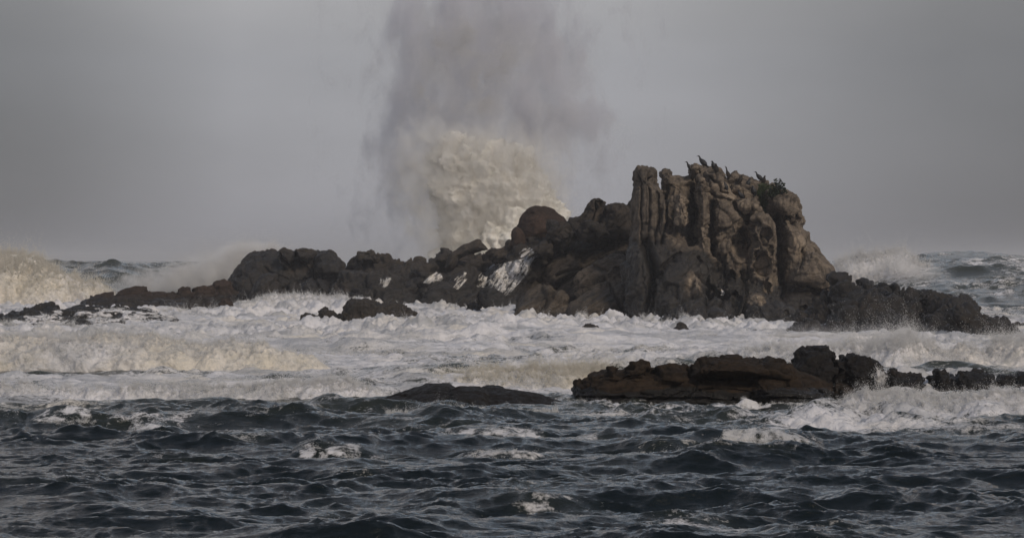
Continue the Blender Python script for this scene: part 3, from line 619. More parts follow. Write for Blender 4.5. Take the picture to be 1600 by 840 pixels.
# --- foreground
def fore_dry(px, py, V):
    k = sstep(0.24, 0.36, V[:, 2] + 0.10 * fbm(V * 1.2, 3, 9)) * 0.9
    top = np.interp(px, [895, 950, 1080, 1240], [590, 588, 592, 588])
    return np.clip(k - 0.35 * sstep(6, -6, py - top) * sstep(-0.5, 0.6, fbm(V * 0.9, 2, 19)), 0, 1)
rock('slab_rock', [
    pc([(894, 665), (896, 612), (899, 600), (915, 586), (938, 579), (948, 578), (958, 580), (985, 575), (1030, 576), (1068, 575), (1120, 572), (1200, 572), (1240, 578), (1275, 588), (1298, 600), (1306, 622), (1312, 665)], 67.0, 1.5, 0.9, lean=0.3, Tb=2.5, s=0.06, sm=1, zref=0.5),
    pc([(940, 600), (944, 577), (950, 574), (955, 571), (963, 573), (967, 582), (980, 574), (990, 566), (1003, 564), (1012, 568), (1014, 580), (1008, 600)], 66.6, 0.8, 0.3, lean=0.1, s=0.05, sm=1),
    pc([(1010, 606), (1022, 576), (1036, 571), (1046, 566), (1056, 567), (1070, 572), (1078, 585), (1080, 610)], 66.6, 1.0, 0.5, lean=0.2, s=0.05, sm=1),
    pc([(1078, 600), (1084, 570), (1105, 563), (1128, 558), (1150, 558), (1168, 561), (1184, 566), (1200, 572), (1210, 590), (1160, 594), (1120, 592), (1100, 588)], 66.4, 1.25, 0.35, lean=0.1, s=0.05, sm=1),
    pc([(1172, 600), (1180, 568), (1194, 561), (1208, 558), (1222, 560), (1234, 568), (1244, 578), (1250, 600)], 66.5, 1.1, 0.4, lean=0.15, s=0.05, sm=1),
    pc([(1160, 640), (1172, 592), (1200, 586), (1240, 590), (1270, 600), (1282, 615), (1285, 640)], 66.0, 1.2, 0.5, lean=0.2, s=0.05)],
    0.03, M_FORE, 0.42, (0.6, 1, 2.2), 0.9, 0.5, seed=60, dryf=fore_dry, rotm=-0.05,
    cuts=[([(1085, 590), (1120, 594), (1150, 590), (1175, 588)], 1.6, 0.30), ([(935, 590), (975, 588), (1010, 586)], 1.2, 0.15), ([(1000, 612), (1045, 618), (1085, 608), (1130, 606), (1200, 616)], 1.0, 0.12), ([(1090, 600), (1085, 612), (1070, 620)], 0.8, 0.1), ([(1175, 588), (1240, 598), (1300, 618)], 2.0, 0.25), ([(898, 621), (1000, 622), (1150, 622), (1300, 624)], 1.8, 0.22)],
    label='long flat-topped brown slab of rock in the foreground with a black wet base', cat='rock')
rock('boulder', [
    pc([(1232, 660), (1236, 578), (1244, 556), (1252, 548), (1264, 544), (1282, 545), (1300, 551), (1312, 558), (1322, 570), (1325, 660)], 70.5, 1.2, 0.8, lean=0.2, s=0.06, sm=1),
    pc([(1300, 650), (1306, 566), (1316, 553), (1332, 551), (1347, 552), (1358, 558), (1364, 565), (1374, 569), (1383, 580), (1388, 650)], 70.6, 1.1, 0.7, lean=0.2, s=0.06, sm=1)],
    0.03, M_FDARK, 0.45, (1, 1, 1.6), 0.9, 0.7, seed=62, cuts=[([(1300, 555), (1310, 580), (1300, 610)], 2.5, 0.4), ([(1362, 562), (1366, 580), (1364, 600)], 1.6, 0.2)],
    label='black double-headed boulder behind the right end of the brown slab', cat='boulder')
rock('rock', [pc([(1376, 640), (1384, 588), (1390, 577), (1400, 578), (1408, 582), (1428, 580), (1436, 582), (1442, 595), (1446, 640)], 72.0, 0.8, 0.4, lean=0.2, s=0.05, sm=1)],
     0.03, M_FORE, 0.4, (1, 1, 1.8), 1.0, 0.9, seed=64, dryf=wetline(0.2, 0.5, 0.05, 0.5), label='small notched rock standing between the black boulder and the rocks at the right edge', cat='rock')
rock('rock', [pc([(1448, 640), (1453, 582), (1462, 575), (1472, 577), (1481, 586), (1482, 590), (1500, 586), (1522, 582), (1536, 581), (1548, 586), (1553, 596), (1556, 640)], 72.5, 0.9, 0.5, lean=0.2, s=0.05, sm=1)],
     0.03, M_FORE, 0.4, (1, 1, 1.8), 1.0, 0.9, seed=65, dryf=wetline(0.2, 0.5, 0.0, 0.4), label='low dark rock with a raised left knob, near the right edge', cat='rock')
rock('rock', [pc([(1545, 640), (1550, 592), (1560, 588), (1580, 590), (1594, 585), (1630, 582), (1700, 590), (1710, 640)], 72.8, 0.9, 0.5, lean=0.2, s=0.05, sm=1)],
     0.03, M_FORE, 0.4, (1, 1, 1.8), 1.0, 0.9, seed=66, dryf=wetline(0.2, 0.5, 0.0, 0.4), label='dark low rock running out of the frame at the right edge', cat='rock')
rock('rock', [pc([(1300, 645), (1306, 608), (1316, 602), (1328, 603), (1338, 612), (1344, 645)], 66.5, 0.5, 0.35, lean=0.2, s=0.05)],
     0.025, M_FORE, 0.35, (1, 1, 1.4), 0.9, 0.7, seed=67, dryf=wetline(0.1, 0.3, 0.2, 0.8), label='small round brown stone at the right foot of the long slab', cat='rock')
rock('low_rock', [
    pc([(535, 660), (552, 630), (600, 622), (650, 608), (700, 604), (780, 606), (830, 613), (870, 624), (892, 630), (900, 660)], 65.4, 1.4, 0.8, lean=0.5, s=0.06),
    pc([(540, 660), (556, 629), (600, 622), (628, 613), (645, 606), (662, 600), (684, 598), (703, 599), (714, 606), (722, 660)], 65.4, 1.6, 0.8, lean=0.5, s=0.06, sm=2),
    pc([(688, 660), (698, 610), (715, 603), (735, 602), (752, 604), (768, 614), (776, 660)], 64.8, 1.4, 0.7, lean=0.5, s=0.06),
    pc([(735, 660), (745, 606), (758, 601), (778, 602), (792, 608), (800, 660)], 65.6, 1.2, 0.7, lean=0.4, s=0.06),
    pc([(790, 660), (796, 609), (806, 608), (824, 609), (842, 615), (862, 622), (884, 627), (895, 660)], 65.4, 1.2, 0.7, lean=0.5, s=0.06)],
    0.03, M_FDARK, 0.5, (1, 1, 1.5), 0.35, 0.15, seed=68, label='low smooth dark rock like a whale back in the foreground, left of the brown slab', cat='rock')

# ------------------------------------------------------------------ the sea
def crest_wob(x, y0, s):
    q = np.stack([x * 0.16, np.full_like(x, y0), np.zeros_like(x)], 1)
    return perlin(q, s)
# asymmetric ridges: (px0, px1, D, height, front length, back length, foam)
RIDGES = [
    (-150, 900, 74, 0.22, 1.2, 3.0, 0.5), (500, 960, 79, 0.40, 1.4, 3.0, 0.15), (560, 1300, 90, 0.3, 1.3, 3.0, 0.5), (100, 900, 104, 0.45, 1.4, 3.5, 0.8), (300, 1200, 118, 0.45, 1.6, 3, 0.8),
    (600, 1300, 128, 0.3, 1.5, 3, 0.8), (380, 1000, 140, 0.35, 1.5, 3, 0.8), (-100, 500, 128, 0.12, 1.5, 3, 0.9), (350, 700, 172, 0.85, 2.5, 5, 0.9), (0, 420, 176, 0.35, 2.0, 5, 0.9), (680, 900, 170, 0.3, 2.0, 5, 0.8),
    (60, 420, 61.0, 0.30, 0.9, 2.0, 0.10), (210, 500, 57.5, 0.16, 0.8, 1.8, 0.05),
    (640, 880, 54.0, 0.24, 0.45, 1.6, 0.95), (690, 870, 47.3, 0.22, 0.40, 1.4, 0.95), (455, 590, 49.0, 0.26, 0.45, 1.4, 0.95), (1100, 1290, 50.4, 0.24, 0.45, 1.4, 0.98), (960, 1150, 49.4, 0.24, 0.45, 1.5, 0.6),
    (40, 170, 57.0, 0.25, 0.5, 1.4, 0.85), (190, 275, 55.5, 0.22, 0.45, 1.2, 0.9), (310, 460, 50.5, 0.14, 0.5, 1.2, 0.75), (560, 800, 56.5, 0.20, 0.5, 1.4, 0.6), (1050, 1150, 52.5, 0.2, 0.5, 1.2, 0.3),
    (1280, 1500, 49.0, 0.16, 0.5, 1.5, 0.35), (200, 420, 46.8, 0.12, 0.5, 1.2, 0.55), (1000, 1300, 46.8, 0.15, 0.5, 1.5, 0.55), (900, 1180, 52.0, 0.18, 0.6, 1.5, 0.2),
    (-100, 260, 41.5, 0.15, 0.7, 1.6, 0.0), (500, 900, 43.5, 0.14, 0.6, 1.6, 0.0), (0, 330, 35.8, 0.13, 0.6, 1.6, 0.0), (620, 1100, 38.6, 0.13, 0.6, 1.6, 0.05), (1180, 1640, 42.5, 0.14, 0.6, 1.6, 0.05), (1120, 1600, 38.0, 0.12, 0.6, 1.6, 0.0),
    (870, 1270, 64.7, 0.07, 0.5, 0.7, 0.80), (880, 1100, 62.5, 0.08, 0.6, 1.2, 0.5),
    # big swells beyond the rocks
    (1200, 1800, 222, 4.0, 26, 26, 0.0), (-1600, 1500, 300, 3.2, 22, 30, 0.0), (-1500, 3000, 420, 2.9, 30, 45, 0.0), (-2500, 3200, 640, 3.1, 45, 60, 0.0), (-2500, 4200, 900, 3.2, 60, 80, 0.0),
]
def sea(x, y, spc):
    n = len(x)
    dx = np.zeros(n, np.float32); dy = dx.copy(); h = dx.copy(); foam = dx.copy(); lump = dx.copy()
    r = np.random.default_rng(5)
    grp = 0.68 + 0.80 * sstep(-0.35, 0.45, fbm(np.stack([x * 0.42, y * 0.30, 0 * x], 1), 3, 70))
    far = 1 + 0.7 * sstep(190, 320, y)
    lam = np.concatenate([np.geomspace(0.28, 8.0, 60), np.geomspace(14, 70, 9)])
    for i, L in enumerate(lam):
        th = r.normal(0, 0.55 if L < 4 else 0.35); k = 2 * math.pi / L
        kx, ky = k * math.sin(th), k * math.cos(th)
        ph = r.uniform(0, 6.28)
        a = 0.0062 * L ** 0.88 * (1.0 if L < 1.2 else (1.2 / L) ** 0.12)
        if L > 10: a = 0.010 * L ** 0.8
        w = sstep(2.2, 5.0, L / spc) * a
        if L > 10: w = w * sstep(150, 330, y) * 0.3
        else: w = w * grp * (far if L < 3.5 else 1.0)
        u = kx * x + ky * y + ph; s_, c_ = np.sin(u), np.cos(u)
        h += w * c_; q = 0.55
        dx -= q * w * s_ * kx / k; dy -= q * w * s_ * ky / k
    nb = (y < 75)
    if nb.any():
        wx = np.stack([x[nb], y[nb], 0 * x[nb]], 1)
        wx[:, :2] += 0.35 * np.stack([perlin(wx * 0.8, 95), perlin(wx * 0.8 + 7, 96)], 1)
        g = sstep(75, 60, y[nb]) * grp[nb]
        for fx, fy, A, sd_ in ((0.45, 1.1, 0.060, 97), (1.2, 2.4, 0.036, 98), (2.9, 5.0, 0.018, 99)):
            rr = 1 - 2 * np.abs(perlin(wx * np.array((fx, fy, 1)) + 3, sd_))
            h[nb] += A * g * sstep(1.6, 3.2, 1.0 / fy / spc[nb]) * (np.clip(rr, 0, 1) ** 1.4 - 0.35)
    for j, (p0, p1, D, H, Lf, Lb, fm) in enumerate(RIDGES):
        x0, x1 = (p0 - 800) * D / FPX, (p1 - 800) * D / FPX
        m = (y > D - Lf * 4 - 4) & (y < D + Lb * 4 + 4) & (x > x0) & (x < x1)
        if not m.any(): continue
        xx, yy = x[m], y[m]
        t = (xx - x0) / (x1 - x0); env = np.sin(math.pi * t) ** 0.8
        wsc = 0.6 if D < 100 else (1.6 if D < 250 else 8)
        cx = D + wsc * crest_wob(xx, D, 90) * 1.6 + 0.25 * wsc * crest_wob(xx * 4, D, 91)
        env = env * ((0.8 + 0.5 * crest_wob(xx * 3 * (1 if D < 200 else 0.3), D, 92)) if D < 200 else (0.98 + 0.06 * crest_wob(xx * 0.6, D, 92)))
        s_ = yy - cx
        g = np.where(s_ > 0, np.exp(-(s_ / Lb) ** 2), np.exp(-(s_ / Lf) ** 2))
        h[m] += H * env * g
        if D < 250: dy[m] -= 0.5 * Lf * env * g * min(1, fm + 0.3)
        f = fm * sstep(0.15, 0.6, env) * np.exp(-((s_ + 0.35 * Lf) / (1.0 * Lf)) ** 2)
        if D < 60: f = f * (0.66 + 0.40 * fbm(np.stack([xx * 4.0, yy * 3.0, 0 * xx], 1), 3, 93))
        foam[m] = np.maximum(foam[m], f); lump[m] = np.maximum(lump[m], f * 0.5)
    # the surf zone: white water from ~60 m to the rocks
    px = 800 + x / y * FPX
    front = np.interp(px, [0, 300, 560, 700, 900, 1100, 1250, 1600], [66, 66, 66, 63.5, 60, 58, 57, 57])
    nearz = sstep(-5.0, 5.0, y - front + 5.0 * fbm(np.stack([x * 0.10, y * 0.12, 0 * x], 1), 3, 71))
    zone = nearz * sstep(236, 205, y)
    pat = fbm(np.stack([x * 0.16, y * 0.10, 0 * x], 1), 3, 73)
    foam = np.maximum(foam, zone * (0.62 + 0.25 * sstep(85, 120, y) + 0.5 * pat * sstep(140, 70, y) + 0.10 * pat))
    # right behind the long slab the sheet is open water with streaks; the back right face too
    back = sstep(150, 175, y) * sstep(1240, 1330, px)
    foam = np.where(back > 0, foam * (1 - back) + back * (0.33 + 0.60 * fbm(np.stack([x * 0.10, y * 0.05, 0 * x], 1), 3, 75) + 0.5 * sstep(1500, 1340, px) * sstep(226, 205, y)) * sstep(250, 222, y), foam)
    # thin streaks drawn over the near water
    st = fbm(np.stack([x * 0.35, y * 0.22, 0 * x], 1), 4, 76)
    foam = np.maximum(foam, (0.24 + 0.5 * st) * sstep(44, 62, y) * (y < 240))
    foam = np.maximum(foam, (0.03 + 0.62 * st) * (y < 240))
    foam = np.maximum(foam, (0.05 + 0.45 * st) * (y >= 240))
    lump = np.maximum(lump, zone * sstep(0.3, 0.7, foam))
    lump = lump * sstep(0.75, 0.3, spc)
    # puffy relief of the white water
    L1 = 1.0
    b = billow(np.stack([x * 0.55, y * 0.55, 0 * x], 1), 5, 80, 0.5)
    rough = 0.35 + 0.9 * sstep(-0.25, 0.45, fbm(np.stack([x * 0.07, y * 0.05, 0 * x], 1), 3, 88))
    h += lump * rough * 0.22 * b * (1 + 0.8 * sstep(100, 150, y)) 
    jag = fbm(np.stack([x * 2.2, y * 1.6, 0 * x], 1), 3, 85, 0.6)
    h += lump * rough * 0.05 * jag * (1 + 0.6 * sstep(100, 150, y))
    turb = np.clip(sstep(50, 80, y) * 0.7 + 0.25 * sstep(200, 240, y) + 0.35 * sstep(0.1, 0.5, foam), 0, 1)
    return dx, dy, h, foam, turb

def rows():
    D = [2.0]
    while D[-1] < 9000:
        d = D[-1]
        s = 0.6 if d < 28 else 0.042 if d < 50 else 0.07 if d < 66 else 0.095 if d < 112 else 0.16 if d < 170 else 0.32 if d < 330 else max(0.6, 0.006 * d)
        D.append(d + s)
    return np.array(D), None
Dr, _ = rows()
tt = np.linspace(-0.215, 0.215, 1010)
side = np.geomspace(0.215, 3.0, 34)[1:]
tt = np.concatenate([-side[::-1], tt, side])
Dg, Tg = np.meshgrid(Dr, tt, indexing='ij')
x = (Tg * Dg).ravel().astype(np.float32); y = Dg.ravel().astype(np.float32)
dD = np.gradient(Dr); dT = np.gradient(tt)
spc = np.maximum(np.broadcast_to(dD[:, None] * 0.8, Dg.shape), dT[None, :] * Dg).ravel().astype(np.float32)
sx, sy, sh, sf, stb = sea(x, y, spc)
V = np.stack([x + sx, y + sy, sh], 1)
nr_, nc_ = Dg.shape
idx = np.arange(nr_ * nc_, dtype=np.int32).reshape(nr_, nc_)
Q = np.stack([idx[:-1, :-1], idx[:-1, 1:], idx[1:, 1:], idx[1:, :-1]], -1).reshape(-1, 4)
wm = mesh_np('water', V, Q); attr(wm, 'foam', sf); attr(wm, 'turbid', stb)
water = link('water', wm, M_WATER); tag(water, kind='structure')
SEA_V = V.reshape(nr_, nc_, 3)
del Q, x, y

# ------------------------------------------------------------------ spray droplets
TET = np.array([(1, 1, 1), (1, -1, -1), (-1, 1, -1), (-1, -1, 1)], np.float32) / math.sqrt(3)
TF = np.array([(0, 1, 2), (0, 3, 1), (0, 2, 3), (1, 3, 2)], np.int32)
def drops(name, pts, size, mat, parent=None, stretch=None):
    n = len(pts)
    if n == 0: return None
    q = rng.normal(size=(n, 4)); q /= np.linalg.norm(q, axis=1)[:, None]
    w, x_, y_, z_ = q.T
    Rm = np.stack([1 - 2 * (y_ * y_ + z_ * z_), 2 * (x_ * y_ - z_ * w), 2 * (x_ * z_ + y_ * w),
                   2 * (x_ * y_ + z_ * w), 1 - 2 * (x_ * x_ + z_ * z_), 2 * (y_ * z_ - x_ * w),
                   2 * (x_ * z_ - y_ * w), 2 * (y_ * z_ + x_ * w), 1 - 2 * (x_ * x_ + y_ * y_)], 1).reshape(n, 3, 3)
    sz = size if np.ndim(size) else np.full(n, size)
    T = np.einsum('nij,kj->nki', Rm, TET) * sz[:, None, None]
    V = (pts[:, None, :] + T).reshape(-1, 3)
    F = (TF[None] + 4 * np.arange(n, dtype=np.int32)[:, None, None]).reshape(-1, 3)
    o = link(name, mesh_np(name, V, F, False), mat, parent)
    o['kind'] = 'stuff'
    return o

def jets(base, nrm, hgt, n, spread=0.35, seed=0, size=0.02, back=0.2):
    """n droplets thrown up from points of `base`: each from a jet picked at random with exponential height"""
    r = np.random.default_rng(seed)
    nj = max(40, n // 70)
    ji = r.integers(0, len(base), nj)
    jh = hgt * (0.25 + r.exponential(0.45, nj)); jd = r.normal(0, spread, (nj, 3)); jd[:, 2] = 1
    k = r.integers(0, nj, n)
    t = r.random(n) ** 1.6
    hh = jh[k]
    p = base[ji[k]] + jd[k] * (hh * t)[:, None] + r.normal(0, 1, (n, 3)) * (0.04 + 0.16 * t * hgt)[:, None] * 0.5
    p[:, 2] -= 0.02
    s = size * (1.25 - 0.85 * t) * r.uniform(0.4, 1.1, n)
    return p, s

# ------------------------------------------------------------------ breaking waves: foam bodies with ragged crests
def surf_body(name, pieces, voxel, mat, k=1.0, seed=0, label='', nd=20000, hgt=0.5, dsize=0.02, crest_z=None, group='breaking waves', dmat=None):
    me = fuse([inflate(*p[0], **p[1]) for p in pieces], voxel)
    V, Nn = get_vn(me)
    W = V / k
    W = W + 0.25 * np.stack([perlin(W * 0.9, seed + 31), perlin(W * 0.9 + 9, seed + 32), perlin(W * 0.9 + 19, seed + 33)], 1)
    d = 0.26 * billow(W * 0.5, 2, seed, 0.6) + 0.09 * billow(W * 1.7, 3, seed + 5, 0.55) + 0.05 * fbm(W * 5.0, 4, seed + 8, 0.66)
    V = V + Nn * (d * k)[:, None]
    # ragged tongues thrown up along the crest
    up = np.clip(Nn[:, 2], 0, 1)
    tongue = np.clip(fbm(V * np.array((1.6, 1.4, 0.6)) / k, 3, seed + 9, 0.6) + 0.1, 0, 1)
    big = sstep(-0.1, 0.5, fbm(V * np.array((0.5, 0.4, 0.3)) / k, 2, seed + 11))
    V[:, 2] += 0.40 * k * up ** 2 * (tongue ** 1.5) * big * 0.8
    put_v(me, V)
    root = link(name, me, mat); tag(root, label, 'wave', group)
    if name == 'burst':
        V = V + Nn * (0.9 * fbm(V * 0.55, 4, seed + 41, 0.6))[:, None]; put_v(me, V)
    sel = (V[:, 2] > 0.05) & (Nn[:, 2] > 0.05)
    base = V[sel]
    z = base[:, 2]; wgt = np.clip(z / max(z.max(), 0.1), 0, 1) ** 2.5
    pick = rng.choice(len(base), size=min(len(base), 9000), p=wgt / wgt.sum(), replace=True)
    p, s = jets(base[pick], None, hgt, nd, seed=seed + 3, size=dsize)
    nd2 = nd // 2; k2 = rng.integers(0, len(base), nd2)
    off = rng.exponential(0.16 * hgt, nd2) * (0.3 + 1.5 * np.clip(fbm(base[k2] * 0.8 / k, 2, seed + 21) + 0.3, 0, 1.3))
    p2 = base[k2] + (Nn[sel][k2] + np.array((0, -0.2, 0.5))) * off[:, None] + rng.normal(0, 0.05 * hgt, (nd2, 3))
    p = np.concatenate([p, p2]); s = np.concatenate([s, dsize * rng.uniform(0.3, 0.9, nd2)])
    drops('spray', p, s, dmat or M_DROP, root)
    return root

surf_body('breaking_wave', [
    pc([(-90, 620), (-90, 532), (-40, 526), (0, 528), (50, 522), (110, 526), (160, 520), (220, 524), (280, 528), (330, 536), (380, 536), (430, 544), (480, 556), (520, 572), (560, 620)], 86.5, 1.3, 1.1, lean=1.0, s=0.07, zref=0.3)],
    0.042, M_SAND, 0.85, 101, 'long sandy-white breaking wave at the left, between the rock shelf and the near dark water', 70000, 0.35, 0.014, dmat=M_DROP)
surf_body('breaking_wave', [
    pc([(-90, 660), (-90, 604), (20, 604), (90, 608), (200, 610), (300, 600), (400, 606), (470, 596), (540, 602), (590, 606), (640, 660)], 67.8, 0.7, 0.5, lean=1.1, s=0.05, zref=0.1)],
    0.034, M_FOAM, 0.55, 103, 'low white breaker just in front of the long sandy one at the left', 50000, 0.24, 0.013)
surf_body('breaking_wave', [
    pc([(520, 650), (560, 612), (620, 600), (700, 588), (780, 582), (850, 574), (900, 574), (960, 588), (1000, 650)], 73.5, 0.9, 0.7, lean=0.9, s=0.06, zref=0.3)],
    0.036, M_SAND, 0.65, 105, 'breaker piling up behind the low whale-backed rock and the left end of the slab', 45000, 0.35, 0.014, dmat=M_DROPW)
surf_body('breaking_wave', [
    pc([(1080, 640), (1110, 560), (1160, 548), (1200, 540), (1240, 546), (1290, 544), (1330, 540), (1380, 534), (1420, 530), (1470, 546), (1520, 548), (1570, 536), (1620, 532), (1700, 540), (1720, 640)], 92.0, 1.5, 1.1, lean=0.9, s=0.07, zref=0.3),
    pc([(1330, 600), (1350, 556), (1390, 536), (1430, 540), (1460, 570), (1470, 600)], 90.6, 1.2, 0.9, lean=0.6, s=0.07, zref=0.6)],
    0.045, M_FOAM, 0.9, 107, 'tall white breaker bursting behind the black boulder at the right', 80000, 0.55, 0.018)
surf_body('breaking_wave', [
    pc([(1210, 690), (1250, 646), (1290, 632), (1340, 616), (1380, 612), (1430, 618), (1480, 624), (1540, 621), (1600, 618), (1690, 620), (1700, 690)], 61.5, 0.9, 0.6, lean=1.0, s=0.05, zref=0.1)],
    0.034, M_FOAM, 0.6, 109, 'near white breaker rolling past the right foot of the brown slab to the right edge', 50000, 0.20, 0.012)
surf_body('breaking_wave', [
    pc([(-120, 520), (-120, 398), (-20, 400), (20, 403), (48, 402), (62, 412), (78, 418), (92, 428), (112, 428), (126, 438), (150, 440), (168, 452), (184, 462), (200, 520)], 214, 2.6, 2.0, lean=0.4, s=0.16),
    pc([(-60, 520), (-40, 440), (10, 424), (60, 430), (110, 450), (140, 520)], 211, 1.8, 1.6, lean=0.6, s=0.16)],
    0.10, M_SAND, 1.7, 111, 'big wave bursting behind the rock shelf at the left edge', 90000, 1.0, 0.040, dmat=M_DROPW)
surf_body('breaking_wave', [
    pc([(350, 500), (368, 474), (400, 462), (440, 464), (480, 456), (515, 464), (545, 462), (575, 476), (600, 500)], 186, 1.6, 1.3, lean=0.8, s=0.14)],
    0.085, M_FOAM, 1.1, 113, 'white surge heaped against the foot of the dark hump', 26000, 0.3, 0.022)
surf_body('breaking_wave', [
    pc([(1284, 500), (1300, 414), (1330, 404), (1370, 402), (1400, 396), (1430, 404), (1462, 424), (1490, 450), (1520, 500)], 206, 2.2, 2.0, lean=0.9, s=0.16)],
    0.10, M_FOAM, 1.3, 115, 'white crest toppling off the high swell behind the right ledge', 60000, 0.8, 0.035)

# ------------------------------------------------------------------ splashes along rocks
ground = None
def seaz(X, Y):
    i = np.clip(np.searchsorted(Dr, Y), 0, nr_ - 1); j = np.clip(np.searchsorted(tt, X / Y), 0, nc_ - 1)
    return SEA_V[i, j, 2]
def fringe(name, line, D, hgt, n, label, size=0.02, seed=0, mat=None, zoff=None, group='splashes at the rocks', spread=0.35, rag=0.15):
    """white splash along a line of picture columns (px, D) at sea level"""
    r = np.random.default_rng(seed)
    L = np.array([((px - 800) * d / FPX, d) for px, d in line]); 
    seg = np.r_[0, np.cumsum(np.hypot(*np.diff(L, axis=0).T))]
    t = r.random(n // 30 + 50) * seg[-1]
    X = np.interp(t, seg, L[:, 0]); Y = np.interp(t, seg, L[:, 1]) + r.normal(0, rag, len(t))
    Z = seaz(X, Y) + (0 if zoff is None else zoff)
    env = 0.25 + 0.75 * np.clip(fbm(np.stack([X * 1.1, Y * 0, 0 * X], 1), 2, seed + 4) + 0.5, 0, 1.4)
    base = np.stack([X, Y, Z], 1)
    p, s = jets(base, None, hgt, n, seed=seed + 1, size=size, spread=spread)
    g = 0.25 + 0.75 * np.clip(fbm(np.stack([p[:, 0] * 1.1, 0 * p[:, 0], 0 * p[:, 0]], 1), 2, seed + 4) + 0.5, 0, 1.4)
    zb = seaz(p[:, 0], p[:, 1])
    p[:, 2] = zb + (p[:, 2] - zb) * g
    o = drops(name, p, s, mat or M_DROP)
    o['kind'] = 'stuff'; tag(o, label, 'spray', group)
    return o
fringe('splash', [(800, 163), (880, 160), (1000, 157), (1020, 150)], 0, 0.5, 30000, 'ragged splash along the foot of the dark slope', 0.022, 201)
fringe('splash', [(1010, 150), (1080, 147.5), (1150, 147.5), (1200, 146)], 0, 0.45, 22000, 'ragged splash along the boulders at the foot of the tall stack', 0.022, 202)
fringe('splash', [(540, 196), (660, 195), (800, 190)], 0, 0.35, 16000, 'thin line of white water below the cascade outcrop', 0.026, 203)
fringe('splash', [(610, 149), (650, 150), (672, 151)], 0, 0.6, 12000, 'speckled splash over the right end of the long awash rock', 0.02, 204)
fringe('splash', [(1200, 123), (1300, 122), (1420, 122)], 0, 0.9, 26000, 'fine spray jumping in front of the right ledge', 0.013, 205, spread=0.5)
fringe('splash', [(1395, 120), (1425, 119)], 0, 2.0, 3500, 'thin burst of flying drops above the breaker in front of the right ledge', 0.016, 206, spread=0.3)
fringe('splash', [(1500, 121), (1600, 121)], 0, 0.6, 12000, 'white splash at the right end of the right ledge', 0.018, 207)
fringe('splash', [(600, 63.0), (640, 62.8), (700, 62.6), (780, 62.8)], 0, 0.14, 12000, 'white water lapping the front of the whale-backed rock', 0.010, 208)
fringe('splash', [(668, 62.5), (684, 62.4), (696, 62.5)], 0, 0.36, 4500, 'small pointed splash against the middle of the whale-backed rock', 0.010, 209)
fringe('splash', [(765, 62.6), (800, 62.6), (870, 62.9)], 0, 0.14, 6000, 'splash at the right end of the whale-backed rock', 0.010, 210)
fringe('splash', [(1232, 63.6), (1300, 63.2), (1345, 64)], 0, 0.5, 9000, 'flying drops between the brown slab and the near breaker', 0.009, 211, spread=0.5)
fringe('splash', [(1360, 68), (1400, 68.5), (1450, 69)], 0, 0.2, 9000, 'foam washing round the small notched rock', 0.010, 212)
fringe('splash', [(0, 141), (80, 140), (150, 139), (230, 139)], 0, 0.45, 20000, 'spray flying off the wet shelf at the left', 0.02, 213)
fringe('splash', [(240, 172), (300, 176), (380, 182)], 0, 0.6, 20000, 'white splash below the reddish ledge', 0.024, 214)
for i, (ln, n_, hh) in enumerate([([(560, 112), (700, 110), (860, 112)], 14000, 0.30), ([(880, 124), (1000, 122), (1120, 124)], 14000, 0.35), ([(380, 134), (480, 132), (600, 136)], 14000, 0.40), ([(430, 100), (520, 99), (640, 101)], 12000, 0.25), ([(940, 104), (1040, 103), (1120, 104)], 12000, 0.28), ([(240, 140), (330, 142), (400, 146)], 14000, 0.45)]):
    fringe('tumbling_foam', ln, 0, hh, n_, 'small crest of tumbling foam in the surf zone', 0.016, 260 + i, group='small tumbling crests in the surf zone', rag=0.6, zoff=-0.03)
fringe('splash', [(896, 65), (1000, 64.9), (1100, 64.9), (1240, 64.7)], 0, 0.09, 14000, 'thin foam line along the base of the brown slab', 0.008, 215)

for i, (a, b, D, lab) in enumerate([(690, 840, 53.7, 'drops above the whitecap in front of the whale-backed rock'), (735, 840, 47.0, 'drops above the whitecap at the middle of the near water'), (475, 560, 48.7, 'drops above the small whitecap left of the middle'),
        (1130, 1240, 50.1, 'drops above the long whitecap below the slab'), (1000, 1090, 49.1, 'drops above the faint whitecap below the slab'), (70, 150, 56.6, 'drops above the leftmost whitecap'), (205, 255, 55.2, 'drops above the little peaked whitecap at the left')]):
    fringe('whitecap_spray', [(a, D), ((a + b) / 2, D - 0.1), (b, D)], 0, 0.10, 5000, lab, 0.007, 240 + i, zoff=-0.02, group='drops on whitecaps', rag=0.18)

